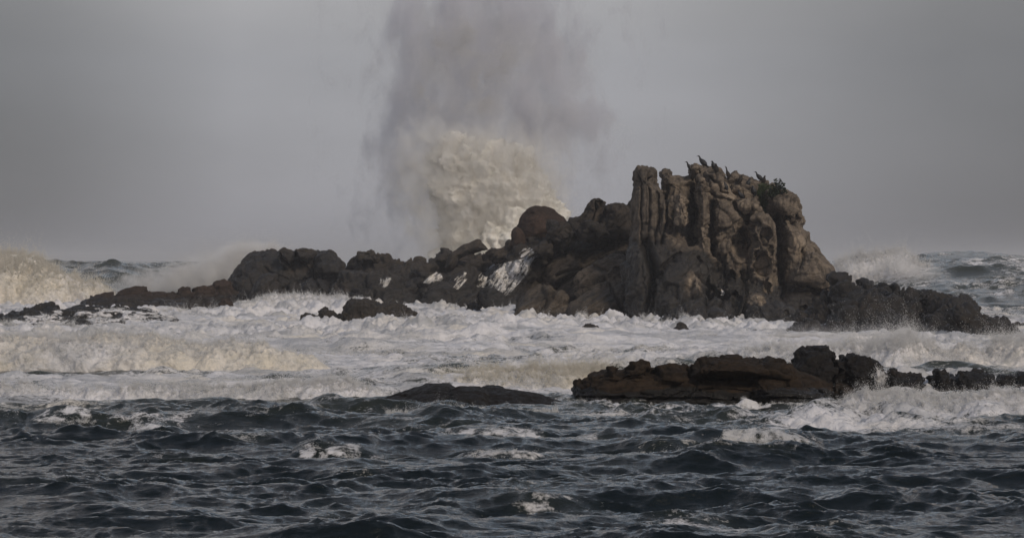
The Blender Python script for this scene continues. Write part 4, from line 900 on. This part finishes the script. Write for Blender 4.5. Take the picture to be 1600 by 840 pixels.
# ------------------------------------------------------------------ cascades running down the outcrop
dg = bpy.context.evaluated_depsgraph_get()
TREES = [(o, BVHTree.FromObject(o, dg)) for o in ROCKS]
CAMP = Vector((0, 0, HCAM))
def shoot(px, py, only=None):
    d = Vector(P(px, py, 100.0)) - CAMP; d.normalize()
    best = None
    for o, t in TREES:
        if only and o not in only: continue
        h = t.ray_cast(CAMP, d)
        if h[0] is not None and (best is None or h[3] < best[3]): best = h
    return best
def cascade(poly, slope, seed, label, thr=0.0, step=0.45, name='cascade', flat=False):
    """white water clinging to the rock face inside an outline; slope = direction of the streaks (picture dx per dy)"""
    poly = np.array(poly, float)
    xs = np.arange(poly[:, 0].min(), poly[:, 0].max() + step, step); ys = np.arange(poly[:, 1].min(), poly[:, 1].max() + step, step)
    X, Y = np.meshgrid(xs, ys); G = np.stack([X.ravel(), Y.ravel()], 1)
    ins = np.zeros(len(G), bool); best = np.full(len(G), 1e9)
    for a, b in zip(poly, np.roll(poly, -1, 0)):
        ab = b - a; t = np.clip(((G - a) @ ab) / (ab @ ab), 0, 1); best = np.minimum(best, np.hypot(*(G - a - t[:, None] * ab).T))
        if a[1] != b[1]:
            cond = (a[1] > G[:, 1]) != (b[1] > G[:, 1])
            ins ^= cond & (G[:, 0] < (b[0] - a[0]) * (G[:, 1] - a[1]) / (b[1] - a[1]) + a[0])
    u = G[:, 0] - slope * G[:, 1]; v = G[:, 1]
    st = 0.9 * fbm(np.stack([u * 0.17, v * 0.035, 0 * u], 1), 3, seed, 0.6) + 0.85 * perlin(np.stack([u * 0.75, v * 0.16, 0 * u], 1), seed + 3) + 0.4 * perlin(np.stack([u * 1.1, v * 0.8, 0 * u], 1), seed + 4)
    if flat: st = 1.3 * fbm(np.stack([G[:, 0] * 0.035, G[:, 1] * 0.16, 0 * u], 1), 4, seed, 0.62) + 0.35 * perlin(np.stack([G[:, 0] * 0.22, G[:, 1] * 0.5, 0 * u], 1), seed + 4)
    edge = np.clip(best / 6.0, 0, 1) * 0.5
    val = np.where(ins, st + edge - thr, -1)
    nx, ny = len(xs), len(ys)
    pos = {}
    for i in np.nonzero(val > -0.05)[0]:
        h = shoot(*G[i])
        if h: pos[i] = (h[0], h[1])
    V, F, ids = [], [], {}
    def vid(i, side):
        key = (i, side)
        if key not in ids:
            p, n = pos[i]
            th = 0.03 + 0.16 * max(0, min(1, val[i] * 1.5))
            tow = (CAMP - p).normalized()
            V.append(tuple(p + tow * (th if side == 0 else -0.05))); ids[key] = len(V) - 1
        return ids[key]
    quads = []
    for j in range(ny - 1):
        for i in range(nx - 1):
            c = (j * nx + i, j * nx + i + 1, (j + 1) * nx + i + 1, (j + 1) * nx + i)
            if all(k in pos for k in c) and max(pos[k][0].y for k in c) - min(pos[k][0].y for k in c) < 1.5: quads.append(c)
    par = {}
    def root_(k):
        while par.get(k, k) != k: k = par[k]
        return k
    for c in quads:
        for k in c: par.setdefault(k, k)
        for k in c[1:]: par[root_(k)] = root_(c[0])
    comp = {}
    for c in quads: comp.setdefault(root_(c[0]), []).append(c)
    groups = sorted(comp.values(), key=len, reverse=True); groups = groups[:1] + [g for g in groups[1:] if len(g) > 25]
    main_o = None
    for gi, quads in enumerate(groups):
        V, F, ids, es = [], [], {}, {}
        def vid(i, side):
            key = (i, side)
            if key not in ids:
                p, n = pos[i]
                th = 0.03 + 0.16 * max(0, min(1, val[i] * 1.5))
                V.append(tuple(p + (CAMP - p).normalized() * (th if side == 0 else -0.05))); ids[key] = len(V) - 1
            return ids[key]
        for c in quads:
            for a, b in zip(c, c[1:] + c[:1]): es[(a, b)] = 1
            F.append(tuple(vid(k, 0) for k in c)); F.append(tuple(vid(k, 1) for k in reversed(c)))
        for (a, b) in es:
            if (b, a) not in es: F.append((vid(b, 0), vid(a, 0), vid(a, 1), vid(b, 1)))
        o = link(name if gi == 0 else 'trickle', mesh_np(name, np.array(V), np.array(F)), M_FOAM, main_o)
        if gi == 0: main_o = o; tag(o, label, 'cascade', 'cascades of white water')
        va = np.array(V); kk = rng.integers(0, len(va), len(va) // 3)
        drops('spray', va[kk] + rng.normal(0, 0.06, (len(kk), 3)) + np.array((0, -0.08, 0)), 0.014 * rng.uniform(0.4, 1.1, len(kk)), M_DROP, main_o)
    return main_o
    es = {}
    for c in quads:
        for a, b in zip(c, c[1:] + c[:1]): es[(a, b)] = 1
        F.append(tuple(vid(k, 0) for k in c)); F.append(tuple(vid(k, 1) for k in reversed(c)))
    for (a, b) in es:
        if (b, a) not in es: F.append((vid(b, 0), vid(a, 0), vid(a, 1), vid(b, 1)))
    me = mesh_np(name, np.array(V), np.array(F))
    o = link(name, me, M_FOAM); tag(o, label, 'cascade', 'cascades of white water')
    return o
cascade([(743, 448), (748, 430), (758, 420), (772, 412), (790, 410), (815, 404), (842, 397), (832, 408), (822, 430), (812, 442), (800, 455), (790, 462), (784, 456), (770, 450)], -0.7, 301, 'widest white cascade fanning down the rocks left of the dark slope', 0.0)
cascade([(806, 400), (818, 388), (830, 386), (836, 396), (820, 404)], -1.2, 302, 'small patch of white water above the wide cascade', 0.0)
cascade([(660, 442), (672, 430), (682, 424), (690, 428), (693, 436), (680, 444)], -1.2, 303, 'bright white pool spilling between the rocks under the leaning slab', -0.35)
cascade([(704, 452), (710, 436), (726, 424), (732, 428), (728, 440), (718, 452)], -0.8, 304, 'thin twin trickles left of the wide cascade', 0.15)
cascade([(588, 438), (596, 432), (612, 434), (606, 446), (600, 450), (592, 446)], -0.3, 305, 'small white curl on the outcrop near the dark hump', 0.1)
cascade([(120, 484), (160, 480), (230, 482), (290, 490), (310, 500), (250, 503), (190, 508), (150, 506), (110, 500)], 6.0, 306, 'sheets of foam draining across the wet shelf', 0.15, 0.5, flat=True)
cascade([(0, 515), (20, 500), (50, 488), (95, 484), (110, 500), (80, 515), (30, 520)], -1.5, 307, 'lacy white water sliding off the left part of the wet shelf', 0.20, 0.5, flat=True)
cascade([(1362, 606), (1360, 585), (1366, 572), (1376, 574), (1384, 586), (1380, 602)], 0.25, 308, 'white trickles down the right side of the black boulder', 0.18, 0.5)

# ------------------------------------------------------------------ spray clouds (volumes with puffs) and their drops
def cloud(name, puffs, depth_scale, dens, color, label, nscale=0.45, nlo=0.38, nhi=0.66, step=0.5, aniso=0.0, cat='spray', floor=0.0, zs=1.0, rag=1.3):
    """puffs: (px, py, D, rx_px, rz_px, ry_m, weight)"""
    C = [(P(a, b, D), (rx * D / FPX, ry, rz * D / FPX), w) for a, b, D, rx, rz, ry, w in puffs]
    lo = np.min([[c[i] - r[i] for i in range(3)] for c, r, w in C], 0); hi = np.max([[c[i] + r[i] for i in range(3)] for c, r, w in C], 0)
    lo[2] = max(lo[2], -0.3)
    V = np.array([(lo[0] if i & 1 == 0 else hi[0], lo[1] if i & 2 == 0 else hi[1], lo[2] if i & 4 == 0 else hi[2]) for i in range(8)])
    F = np.array([(0, 2, 3, 1), (4, 5, 7, 6), (0, 1, 5, 4), (2, 6, 7, 3), (0, 4, 6, 2), (1, 3, 7, 5)])
    m, nt = new_mat(name + '_volume')
    out = N(nt, 'ShaderNodeOutputMaterial')
    pos = N(nt, 'ShaderNodeNewGeometry').outputs['Position']
    wn_ = N(nt, 'ShaderNodeTexNoise', {'Vector': pos, 'Scale': nscale * 0.45, 'Detail': 2.0})
    off = N(nt, 'ShaderNodeVectorMath', {0: wn_.outputs['Color'], 1: (0.5, 0.5, 0.5)}, operation='SUBTRACT')
    off2 = N(nt, 'ShaderNodeVectorMath', {0: off.outputs[0], 'Scale': 3.2 * 0.45 / nscale * 0.4}, operation='SCALE')
    pw = N(nt, 'ShaderNodeVectorMath', {0: pos, 1: off2.outputs[0]}, operation='ADD').outputs[0]
    tot = None
    for c, r, w in C:
        s1 = N(nt, 'ShaderNodeVectorMath', {0: pw, 1: c}, operation='SUBTRACT').outputs[0]
        s2 = N(nt, 'ShaderNodeVectorMath', {0: s1, 1: tuple(1.0 / (v * 0.92) for v in r)}, operation='MULTIPLY').outputs[0]
        ln = N(nt, 'ShaderNodeVectorMath', {0: s2}, operation='LENGTH').outputs['Value']
        f = mathn(nt, 'MULTIPLY', rng_n(nt, ln, 1.0, 0.25), w)
        tot = f if tot is None else mathn(nt, 'ADD', tot, f)
    nz_ = noise(nt, mapped(nt, pw, (1, 1, zs)), nscale, 7, 0.66, 0.3)
    tot = rng_n(nt, mathn(nt, 'ADD', tot, mathn(nt, 'MULTIPLY', mathn(nt, 'SUBTRACT', nz_, 0.56), rag)), 0.10, 0.75)
    k = rng_n(nt, nz_, nlo, nhi, floor, 1.0)
    dd = mathn(nt, 'MULTIPLY', mathn(nt, 'MULTIPLY', mathn(nt, 'POWER', tot, 1.3), k), dens)
    vol = N(nt, 'ShaderNodeVolumePrincipled', {'Color': (*color, 1), 'Density': dd, 'Anisotropy': aniso})
    nt.links.new(vol.outputs[0], out.inputs['Volume'])
    m.cycles.volume_step_rate = step
    o = link(name, mesh_np(name, V, F, False), m)
    tag(o, label, cat); o['kind'] = 'stuff'
    return o
def puff_drops(name, puffs, n, size, mat, label, seed, nscale=0.5, thr=-0.1, soft=0.5):
    r = np.random.default_rng(seed)
    w = np.array([p[6] * p[3] * p[4] * p[5] for p in puffs]); w /= w.sum()
    k = r.choice(len(puffs), n * 3, p=w)
    A = np.array(puffs)[k]
    g = r.normal(0, 0.44, (len(k), 3)); D = A[:, 2]
    X = (A[:, 0] - 800) * D / FPX + g[:, 0] * A[:, 3] * D / FPX; Y = D + g[:, 1] * A[:, 5]; Z = HCAM - (A[:, 1] - HOR) * D / FPX + g[:, 2] * A[:, 4] * D / FPX
    pts = np.stack([X, Y, Z], 1)
    wv = pts * nscale + 0.6 * np.stack([perlin(pts * nscale * 0.6, seed + 1), perlin(pts * nscale * 0.6 + 9, seed + 2), perlin(pts * nscale * 0.6 + 19, seed + 3)], 1)
    d = fbm(wv, 4, seed + 5, 0.6)
    keep = (r.random(len(d)) < sstep(thr, thr + soft, d)) & (Z > 0.2)
    pts = pts[keep][:n]
    return drops(name, pts, size * r.uniform(0.5, 1.3, len(pts)), mat)

PL = 219.0
high_scale = 1.42
low = [(655, 270, PL, 55, 95, 2.4, 0.9), (735, 300, PL, 105, 120, 2.6, 1.0), (700, 240, PL, 75, 60, 2.2, 0.8), (800, 270, PL, 90, 75, 2.4, 0.8), (740, 360, PL, 90, 75, 2.4, 1.0), (840, 300, PL, 75, 60, 2.2, 0.5), (690, 375, PL, 55, 45, 2, 0.6), (840, 235, PL, 50, 50, 2, 0.45)]
high = [(745, 120, PL, 150, 190, 3.2, 0.7), (690, 60, PL, 80, 110, 2.6, 0.6), (800, 70, PL, 105, 130, 2.8, 0.65), (860, 150, PL, 80, 100, 2.6, 0.45), (650, 200, PL, 85, 150, 2.6, 0.5), (640, 320, PL, 110, 110, 2.6, 0.35), (760, 20, PL, 150, 110, 2.8, 0.7), (900, 240, PL, 100, 120, 2.6, 0.25), (760, 250, PL, 180, 180, 3.0, 0.35), (905, 110, PL, 40, 45, 1.6, 0.6), (955, 190, PL, 45, 28, 1.4, 0.55), (915, 190, PL, 55, 40, 1.6, 0.5), (585, 110, PL, 22, 50, 1.2, 0.45), (600, 230, PL, 40, 60, 1.6, 0.4), (930, 60, PL, 16, 50, 1.0, 0.4), (640, 10, PL, 30, 60, 1.6, 0.6)]
bur = surf_body('burst', [
    pc([(668, 460), (676, 400), (694, 350), (680, 325), (678, 300), (668, 262), (672, 240), (684, 222), (698, 212), (704, 216), (724, 208), (748, 222), (770, 222), (786, 238), (806, 228), (832, 240), (848, 262), (868, 298), (888, 335), (894, 400), (890, 460)], PL + 1, 2.0, 3.2, lean=0.05, s=0.2, sm=2),
    pc([(700, 460), (716, 380), (760, 330), (810, 320), (850, 380), (856, 460)], PL - 0.4, 2.0, 3.0, s=0.2)],
    0.10, M_BURST, 1.15, 121, 'bright churning white burst at the base of the towering plume', 10, 1.0, 0.03, group=None)
bV, bN = get_vn(bur.data)
k_ = rng.integers(0, len(bV), 70000)
off_ = rng.exponential(0.42, len(k_)) * (0.35 + 1.1 * np.clip(fbm(bV[k_] * 0.5, 3, 717) + 0.4, 0, 1.5))
p_ = bV[k_] + bN[k_] * off_[:, None] + rng.normal(0, 0.10, (len(k_), 3)); p_[:, 2] += 0.25 * off_
drops('spray', p_, 0.030 * rng.uniform(0.5, 1.2, len(p_)), M_DROPW, bur)
cloud('spray_cloud', [(a, b, D - 0.5, rx * 1.35, rz * 1.3, ry * 1.2, w) for a, b, D, rx, rz, ry, w in low], 1, 0.66, (1.0, 0.995, 0.985), 'pale veil of spray wrapped round the bright burst under the plume', 1.15, 0.40, 0.62, 0.35, zs=0.7, rag=2.4)
hv = [(a, b, D + 7, rx * high_scale, rz * 1.1, ry, w) for a, b, D, rx, rz, ry, w in high]
cloud('spray_cloud', hv, 1, 1.05, (0.86, 0.86, 0.90), 'towering plume of spray exploding behind the rocks, left of the tall stack', 0.50, 0.34, 0.64, 0.5, floor=0.15, zs=0.5, rag=3.2)  # greyed scatter colour puts the shade of the plume top into its albedo
tower = bpy.data.objects['spray_cloud']
o = puff_drops('flying_drops', [(a, b, D - 1.5, rx, rz, ry, w) for a, b, D, rx, rz, ry, w in low], 40000, 0.022, M_DROPW, '', 401, 0.9, -0.1, 0.5)
tag(o, 'glittering drops on the near side of the bright burst under the plume', 'spray')
o = puff_drops('flying_drops', high, 160000, 0.014, M_DROP, '', 403, 0.35, -0.3, 0.9)
tag(o, 'fine grey drops flying high in the top of the towering plume', 'spray')

warm = [(690, 75, PL + 1, 42, 45, 1.5, 1.0), (735, 60, PL + 1, 30, 55, 1.5, 1.0), (790, 90, PL + 1, 38, 40, 1.5, 1.0), (755, 130, PL + 1, 40, 35, 1.5, 0.7), (660, 150, PL + 1, 30, 60, 1.5, 0.5), (740, 165, PL + 1, 60, 30, 1.5, 0.8)]
o = puff_drops('flying_drops', warm, 50000, 0.018, M_DROP, '', 407, 0.7, -0.3, 0.9)
tag(o, 'warm sunlit streaks of drops high inside the towering plume', 'spray')

leftp = [(400, 412, 222, 70, 42, 2.2, 0.9), (340, 425, 222, 90, 46, 2.4, 0.9), (270, 440, 222, 90, 34, 2.4, 0.7), (430, 395, 222, 35, 28, 1.6, 0.8), (380, 395, 222, 45, 30, 1.8, 0.6), (200, 452, 222, 60, 25, 2.0, 0.6)]
cloud('spray_cloud', leftp, 1, 2.4, (1.0, 0.99, 0.98), 'soft cloud of spray rising behind the reddish ledge and the dark hump', 0.6, 0.36, 0.64, 0.5, floor=0.25)
o = puff_drops('flying_drops', leftp, 80000, 0.020, M_DROP, '', 405, 0.6, -0.25, 0.7)
tag(o, 'pale drops within the spray cloud behind the dark hump', 'spray')
rightp = [(1405, 412, 203, 50, 34, 2.0, 0.9), (1440, 430, 202, 60, 30, 2.0, 0.6), (1350, 422, 203, 60, 28, 2.0, 0.6), (1410, 396, 203, 22, 16, 1.2, 0.5)]
cloud('spray_cloud', rightp, 1, 0.8, (1.0, 0.98, 0.96), 'spray blowing off the high swell behind the right ledge', 0.6, 0.36, 0.64, 0.5, floor=0.2)
# thin mist hanging at the foot of the rocks
mist = [(1400, 520, 126, 180, 26, 3.0, 0.6), (1250, 515, 128, 120, 24, 3.0, 0.5), (1560, 520, 126, 90, 24, 3, 0.5), (660, 400, 215, 80, 30, 2, 0.6)]
cloud('mist', mist, 1, 0.22, (0.9, 0.9, 0.92), 'thin mist drifting low in front of the ledges and the foot of the stack', 0.5, 0.3, 0.7, 0.8, floor=0.3, cat='mist')

# ------------------------------------------------------------------ birds
def tube(bm, pts, rad, seg=10, flat=1.0):
    pts = [Vector(p) for p in pts]; rings = []
    for i, p in enumerate(pts):
        t = (pts[min(i + 1, len(pts) - 1)] - pts[max(i - 1, 0)]).normalized()
        a = t.cross(Vector((0, 1, 0)))
        if a.length < 1e-3: a = Vector((1, 0, 0))
        a.normalize(); b = t.cross(a).normalized()
        ring = [bm.verts.new(p + a * rad[i] * math.cos(2 * math.pi * k / seg) + b * rad[i] * flat * math.sin(2 * math.pi * k / seg)) for k in range(seg)]
        rings.append(ring)
    for r0, r1 in zip(rings, rings[1:]):
        for k in range(seg): bm.faces.new((r0[k], r0[(k + 1) % seg], r1[(k + 1) % seg], r1[k]))
    bm.faces.new(rings[0][::-1]); bm.faces.new(rings[-1])
def bird_mesh(spine, rad, tail, legs):
    """side view in x (bill to -x) and z, y across"""
    bm = bmesh.new()
    tube(bm, [(a, 0, b) for a, b in spine], [r_ * (1.32 if i < 5 else 1.25) for i, r_ in enumerate(rad)], 12, 1.0)
    tube(bm, [(a, 0, b) for a, b in tail], [0.05, 0.045, 0.03], 8, 1.0)
    for s in (-1, 1):
        hipx, hipz = legs
        tube(bm, [(hipx, s * 0.045, hipz), (hipx - 0.01, s * 0.05, hipz * 0.45), (hipx, s * 0.055, 0.02)], [0.04, 0.02, 0.014], 8)
        tube(bm, [(hipx + 0.02, s * 0.055, 0.014), (hipx - 0.05, s * 0.06, 0.012), (hipx - 0.11, s * 0.065, 0.01)], [0.016, 0.028, 0.02], 8, 1.3)
        # folded wing along the flank
        i0 = 2
        a, b = spine[1], spine[3]
        tube(bm, [(spine[3][0], s * 0.06, spine[3][1]), (spine[2][0] + 0.01, s * 0.085, spine[2][1] + 0.01), (spine[1][0] + 0.03, s * 0.06, spine[1][1]), (tail[1][0], s * 0.02, tail[1][1] + 0.03)], [0.035, 0.055, 0.045, 0.012], 8)
    me = bpy.data.meshes.new('t'); bm.to_mesh(me); bm.free()
    ob = bpy.data.objects.new('t', me); COL.objects.link(ob)
    md = ob.modifiers.new('r', 'REMESH'); md.mode = 'VOXEL'; md.voxel_size = 0.011
    ev = bpy.data.meshes.new_from_object(ob.evaluated_get(bpy.context.evaluated_depsgraph_get()))
    bpy.data.objects.remove(ob)
    ev.polygons.foreach_set('use_smooth', np.ones(len(ev.polygons), bool))
    ev.name = 'bird_body'
    return ev
def bill_mesh(p0, p1):
    bm = bmesh.new(); tube(bm, [(p0[0], 0, p0[1]), ((p0[0] + p1[0]) / 2, 0, (p0[1] + p1[1]) / 2 + 0.004), (p1[0], 0, p1[1] - 0.006)], [0.017, 0.012, 0.005], 8)
    me = bpy.data.meshes.new('bill'); bm.to_mesh(me); bm.free(); return me
POSES = {
    # neck stretched, leaning forward, bill level
    'alert': (bird_mesh([(0.19, 0.10), (0.13, 0.18), (0.03, 0.29), (-0.06, 0.40), (-0.11, 0.48), (-0.12, 0.55), (-0.135, 0.61), (-0.17, 0.64), (-0.21, 0.645)], [0.03, 0.085, 0.11, 0.085, 0.05, 0.035, 0.032, 0.036, 0.022],
                        [(0.12, 0.19), (0.22, 0.07), (0.30, -0.02)], (0.04, 0.2)), bill_mesh((-0.21, 0.645), (-0.30, 0.635))),
    # upright, neck drawn in
    'hunched': (bird_mesh([(0.12, 0.08), (0.10, 0.16), (0.05, 0.29), (0.0, 0.41), (-0.02, 0.47), (-0.03, 0.51), (-0.05, 0.545), (-0.08, 0.555), (-0.11, 0.55)], [0.03, 0.08, 0.11, 0.085, 0.055, 0.045, 0.042, 0.038, 0.022],
                          [(0.09, 0.17), (0.15, 0.05), (0.20, -0.04)], (0.03, 0.2)), bill_mesh((-0.11, 0.55), (-0.19, 0.53))),
    # neck straight up, bill raised
    'stretched': (bird_mesh([(0.12, 0.08), (0.10, 0.16), (0.05, 0.28), (-0.01, 0.40), (-0.04, 0.50), (-0.06, 0.59), (-0.075, 0.66), (-0.095, 0.70), (-0.12, 0.73)], [0.03, 0.08, 0.105, 0.08, 0.042, 0.030, 0.029, 0.033, 0.02],
                            [(0.09, 0.17), (0.15, 0.05), (0.20, -0.04)], (0.03, 0.2)), bill_mesh((-0.12, 0.73), (-0.18, 0.79))),
}
stack_only = [o for o in ROCKS if o.name.startswith('sea_stack')]
def breast_mesh():
    bm = bmesh.new(); tube(bm, [(-0.035, 0, 0.46), (-0.055, 0, 0.38), (-0.035, 0, 0.28), (0.02, 0, 0.18)], [0.03, 0.055, 0.07, 0.045], 12, 1.0)
    me = bpy.data.meshes.new('breast'); bm.to_mesh(me); bm.free()
    for p in me.polygons: p.use_smooth = True
    return me
BREAST = breast_mesh()
BIRDS = [  # px, py of the feet, pose, turn, scale, label, material
    (1079, 269, 'alert', 8, 1.0, 'black cormorant facing left, leftmost of the flock, low behind the top knob', M_BIRD),
    (1099, 262, 'alert', -6, 1.12, 'black cormorant facing left on the highest knob with neck stretched against the sky', M_BIRD),
    (1114, 266, 'hunched', 35, 0.95, 'dark cormorant, left one of the close pair right of the highest knob', M_BIRD),
    (1119, 272, 'hunched', 70, 1.05, 'brown cormorant, right one of the close pair right of the highest knob', M_BIRDB),
    (1137, 281, 'stretched', 20, 1.05, 'pale-breasted cormorant with neck straight up in the notch of the skyline', M_BIRDB),
    (1158, 287, 'hunched', 200, 0.9, 'dark cormorant just below the second rise of the skyline', M_BIRDB),
    (1170, 295, 'hunched', 160, 1.05, 'black cormorant below and right of the second rise', M_BIRD),
    (1133, 299, 'hunched', 30, 0.95, 'dark cormorant on the mid face below the skyline notch', M_BIRD),
    (1143, 299, 'hunched', 120, 0.7, 'small brown cormorant close right of the one below the notch', M_BIRDB),
    (1158, 312, 'alert', 30, 0.9, 'black cormorant lowest of the flock on a mid ledge', M_BIRD),
    (1177, 307, 'hunched', 40, 1.1, 'black cormorant at the left edge of the green bush', M_BIRD),
    (1187, 284, 'alert', -4, 0.95, 'black cormorant facing left against the sky above the green bush', M_BIRD),
    (1194, 289, 'hunched', 130, 0.95, 'greyish cormorant with its back turned, right behind the one above the bush', M_BIRDB),
    (1205, 311, 'hunched', 60, 1.15, 'dark cormorant between the green bush and the leafy twigs', M_BIRD),
]
for bx, by, pose, turn, scl, lab, mt in BIRDS:
    h = None
    for k in range(14):
        h = shoot(bx, by + k * 0.7, stack_only)
        if h: break
    if not h: continue
    body, bill = POSES[pose]
    b = body.copy()
    o = link('cormorant', b, mt); tag(o, lab, 'bird', 'cormorants resting on the stack')
    o.location = h[0] + Vector((0, 0.05, -0.02)); o.rotation_euler = (0, R(-6 if pose == 'alert' else 0), R(turn)); o.scale = (scl,) * 3
    c = link('bill', bill.copy(), M_BILL, o)
    if 'pale-breasted' in lab: link('breast', BREAST.copy(), M_BREAST, o)
# small white gull
h = shoot(1129, 461, stack_only)
if h:
    g = bird_mesh([(0.16, 0.10), (0.10, 0.13), (0.02, 0.16), (-0.06, 0.20), (-0.09, 0.24), (-0.10, 0.27), (-0.11, 0.29), (-0.13, 0.30), (-0.155, 0.295)], [0.02, 0.05, 0.07, 0.055, 0.04, 0.035, 0.036, 0.034, 0.018], [(0.10, 0.13), (0.17, 0.11), (0.24, 0.10)], (0.0, 0.12))
    o = link('gull', g, simple_mat('white_plumage', (0.62, 0.60, 0.58), 0.8, 0.2, 0.1)); tag(o, 'tiny white gull sitting in the dark recess low on the stack', 'bird')
    o.location = h[0] + Vector((0, -0.15, 0)); o.rotation_euler = (0, 0, R(50))
    link('bill', bill_mesh((-0.155, 0.295), (-0.20, 0.285)), simple_mat('yellow_bill', (0.4, 0.25, 0.05)), o)

# ------------------------------------------------------------------ plants on top
def leaves(n, centre, rad, size, seed, blade=False):
    r = np.random.default_rng(seed)
    g = r.normal(0, 1, (n, 3)); g /= np.linalg.norm(g, axis=1)[:, None]
    rr = r.random(n) ** 0.45
    p = np.array(centre) + g * rr[:, None] * np.array(rad)
    keep = fbm(p * 2.2, 2, seed) > -0.25; p = p[keep]; n = len(p)
    a = r.normal(0, 1, (n, 3)); a[:, 2] = np.abs(a[:, 2]) + (1.4 if blade else 0.2); a /= np.linalg.norm(a, axis=1)[:, None]
    b = np.cross(a, r.normal(0, 1, (n, 3))); b /= np.linalg.norm(b, axis=1)[:, None]
    L = size * r.uniform(0.6, 1.3, n)[:, None]; w = L * (0.10 if blade else 0.28)
    V = np.stack([p, p + a * L * 0.5 + b * w, p + a * L, p + a * L * 0.5 - b * w], 1).reshape(-1, 3)
    return V, np.arange(4 * n).reshape(-1, 4)
def at_stack(px, py):
    for k in range(20):
        h = shoot(px, py + k * 0.7, stack_only)
        if h: return h[0]
    return Vector(P(px, py, 162))
c = at_stack(1192, 306)
cl = [((c.x, c.y - 0.1, c.z + 0.05), (0.62, 0.45, 0.62), 3200), ((c.x - 0.35, c.y - 0.1, c.z + 0.05), (0.4, 0.35, 0.45), 1300), ((c.x + 0.12, c.y - 0.3, c.z - 0.75), (0.42, 0.35, 0.7), 1800), ((c.x + 0.35, c.y, c.z + 0.1), (0.35, 0.35, 0.4), 1000)]
bush = link('bush', bpy.data.meshes.new('bush_root'), None)
bm = bmesh.new()
for k in range(9):
    a = k * 0.7; tube(bm, [(c.x, c.y + 0.1, c.z - 0.9), (c.x + 0.2 * math.sin(a), c.y - 0.05, c.z - 0.35), (c.x + 0.45 * math.sin(a), c.y - 0.1, c.z + 0.25 + 0.1 * math.cos(a * 3))], [0.03, 0.02, 0.008], 6)
bm.to_mesh(bush.data); bm.free(); bush.data.materials.append(M_TWIG); bush.name = 'bush'
tag(bush, 'dense green bush growing in the cleft near the top of the tall stack', 'bush')
vv, ff, off = [], [], 0
for i, (cc, rad, n) in enumerate(cl):
    a, b = leaves(n, cc, rad, 0.16, 500 + i, blade=True); vv.append(a); ff.append(b + off); off += len(a)
link('foliage', mesh_np('foliage', np.concatenate(vv), np.concatenate(ff), False), M_LEAF, bush)
c = at_stack(1216, 303)
sh_ = link('shrub', bpy.data.meshes.new('shrub_root'), None)
bm = bmesh.new(); tips = []
tg = [(1201, 300), (1206, 288), (1211, 283), (1217, 284), (1221, 287), (1225, 290), (1228, 296), (1226, 301), (1214, 290), (1220, 296), (1208, 297), (1222, 302)]
for i, (a, b) in enumerate(tg):
    q = Vector(P(a, b, c.y)); q.y = c.y + random.uniform(-0.25, 0.25); mid = (c + q) / 2 + Vector((random.uniform(-.05, .05), 0, 0.06))
    tube(bm, [tuple(c), tuple(mid), tuple(q)], [0.025, 0.014, 0.006], 6); tips += [q, mid.lerp(q, 0.5), mid.lerp(q, 0.2)]
bm.to_mesh(sh_.data); bm.free(); sh_.data.materials.append(M_TWIG)
tag(sh_, 'thin leafy shrub silhouetted against the sky right of the green bush', 'shrub')
vv, ff, off = [], [], 0
for i, q in enumerate(tips):
    a, b = leaves(16, tuple(q), (0.10, 0.10, 0.09), 0.13, 600 + i); vv.append(a); ff.append(b + off); off += len(a)
a, b = leaves(500, (c.x - 0.25, c.y, c.z + 0.08), (0.4, 0.25, 0.35), 0.13, 700); vv.append(a); ff.append(b + off)
link('foliage', mesh_np('foliage', np.concatenate(vv), np.concatenate(ff), False), M_LEAFD, sh_)

# ------------------------------------------------------------------ sea haze
HZ = 0.00026
m, nt = new_mat('haze_volume')
vol = N(nt, 'ShaderNodeVolumePrincipled', {'Color': (0.93, 0.93, 0.96, 1), 'Density': HZ, 'Anisotropy': 0.0})
nt.links.new(vol.outputs[0], N(nt, 'ShaderNodeOutputMaterial').inputs['Volume'])
hx, hy0, hy1, hz0, hz1 = 28000, -60, 9100, -12.0, 26.0
V = np.array([((-hx if i & 1 == 0 else hx), (hy0 if i & 2 == 0 else hy1), (hz0 if i & 4 == 0 else hz1)) for i in range(8)], float)
F = np.array([(0, 2, 3, 1), (4, 5, 7, 6), (0, 1, 5, 4), (2, 6, 7, 3), (0, 4, 6, 2), (1, 3, 7, 5)])
hz = link('haze', mesh_np('haze', V, F, False), m); tag(hz, kind='stuff')
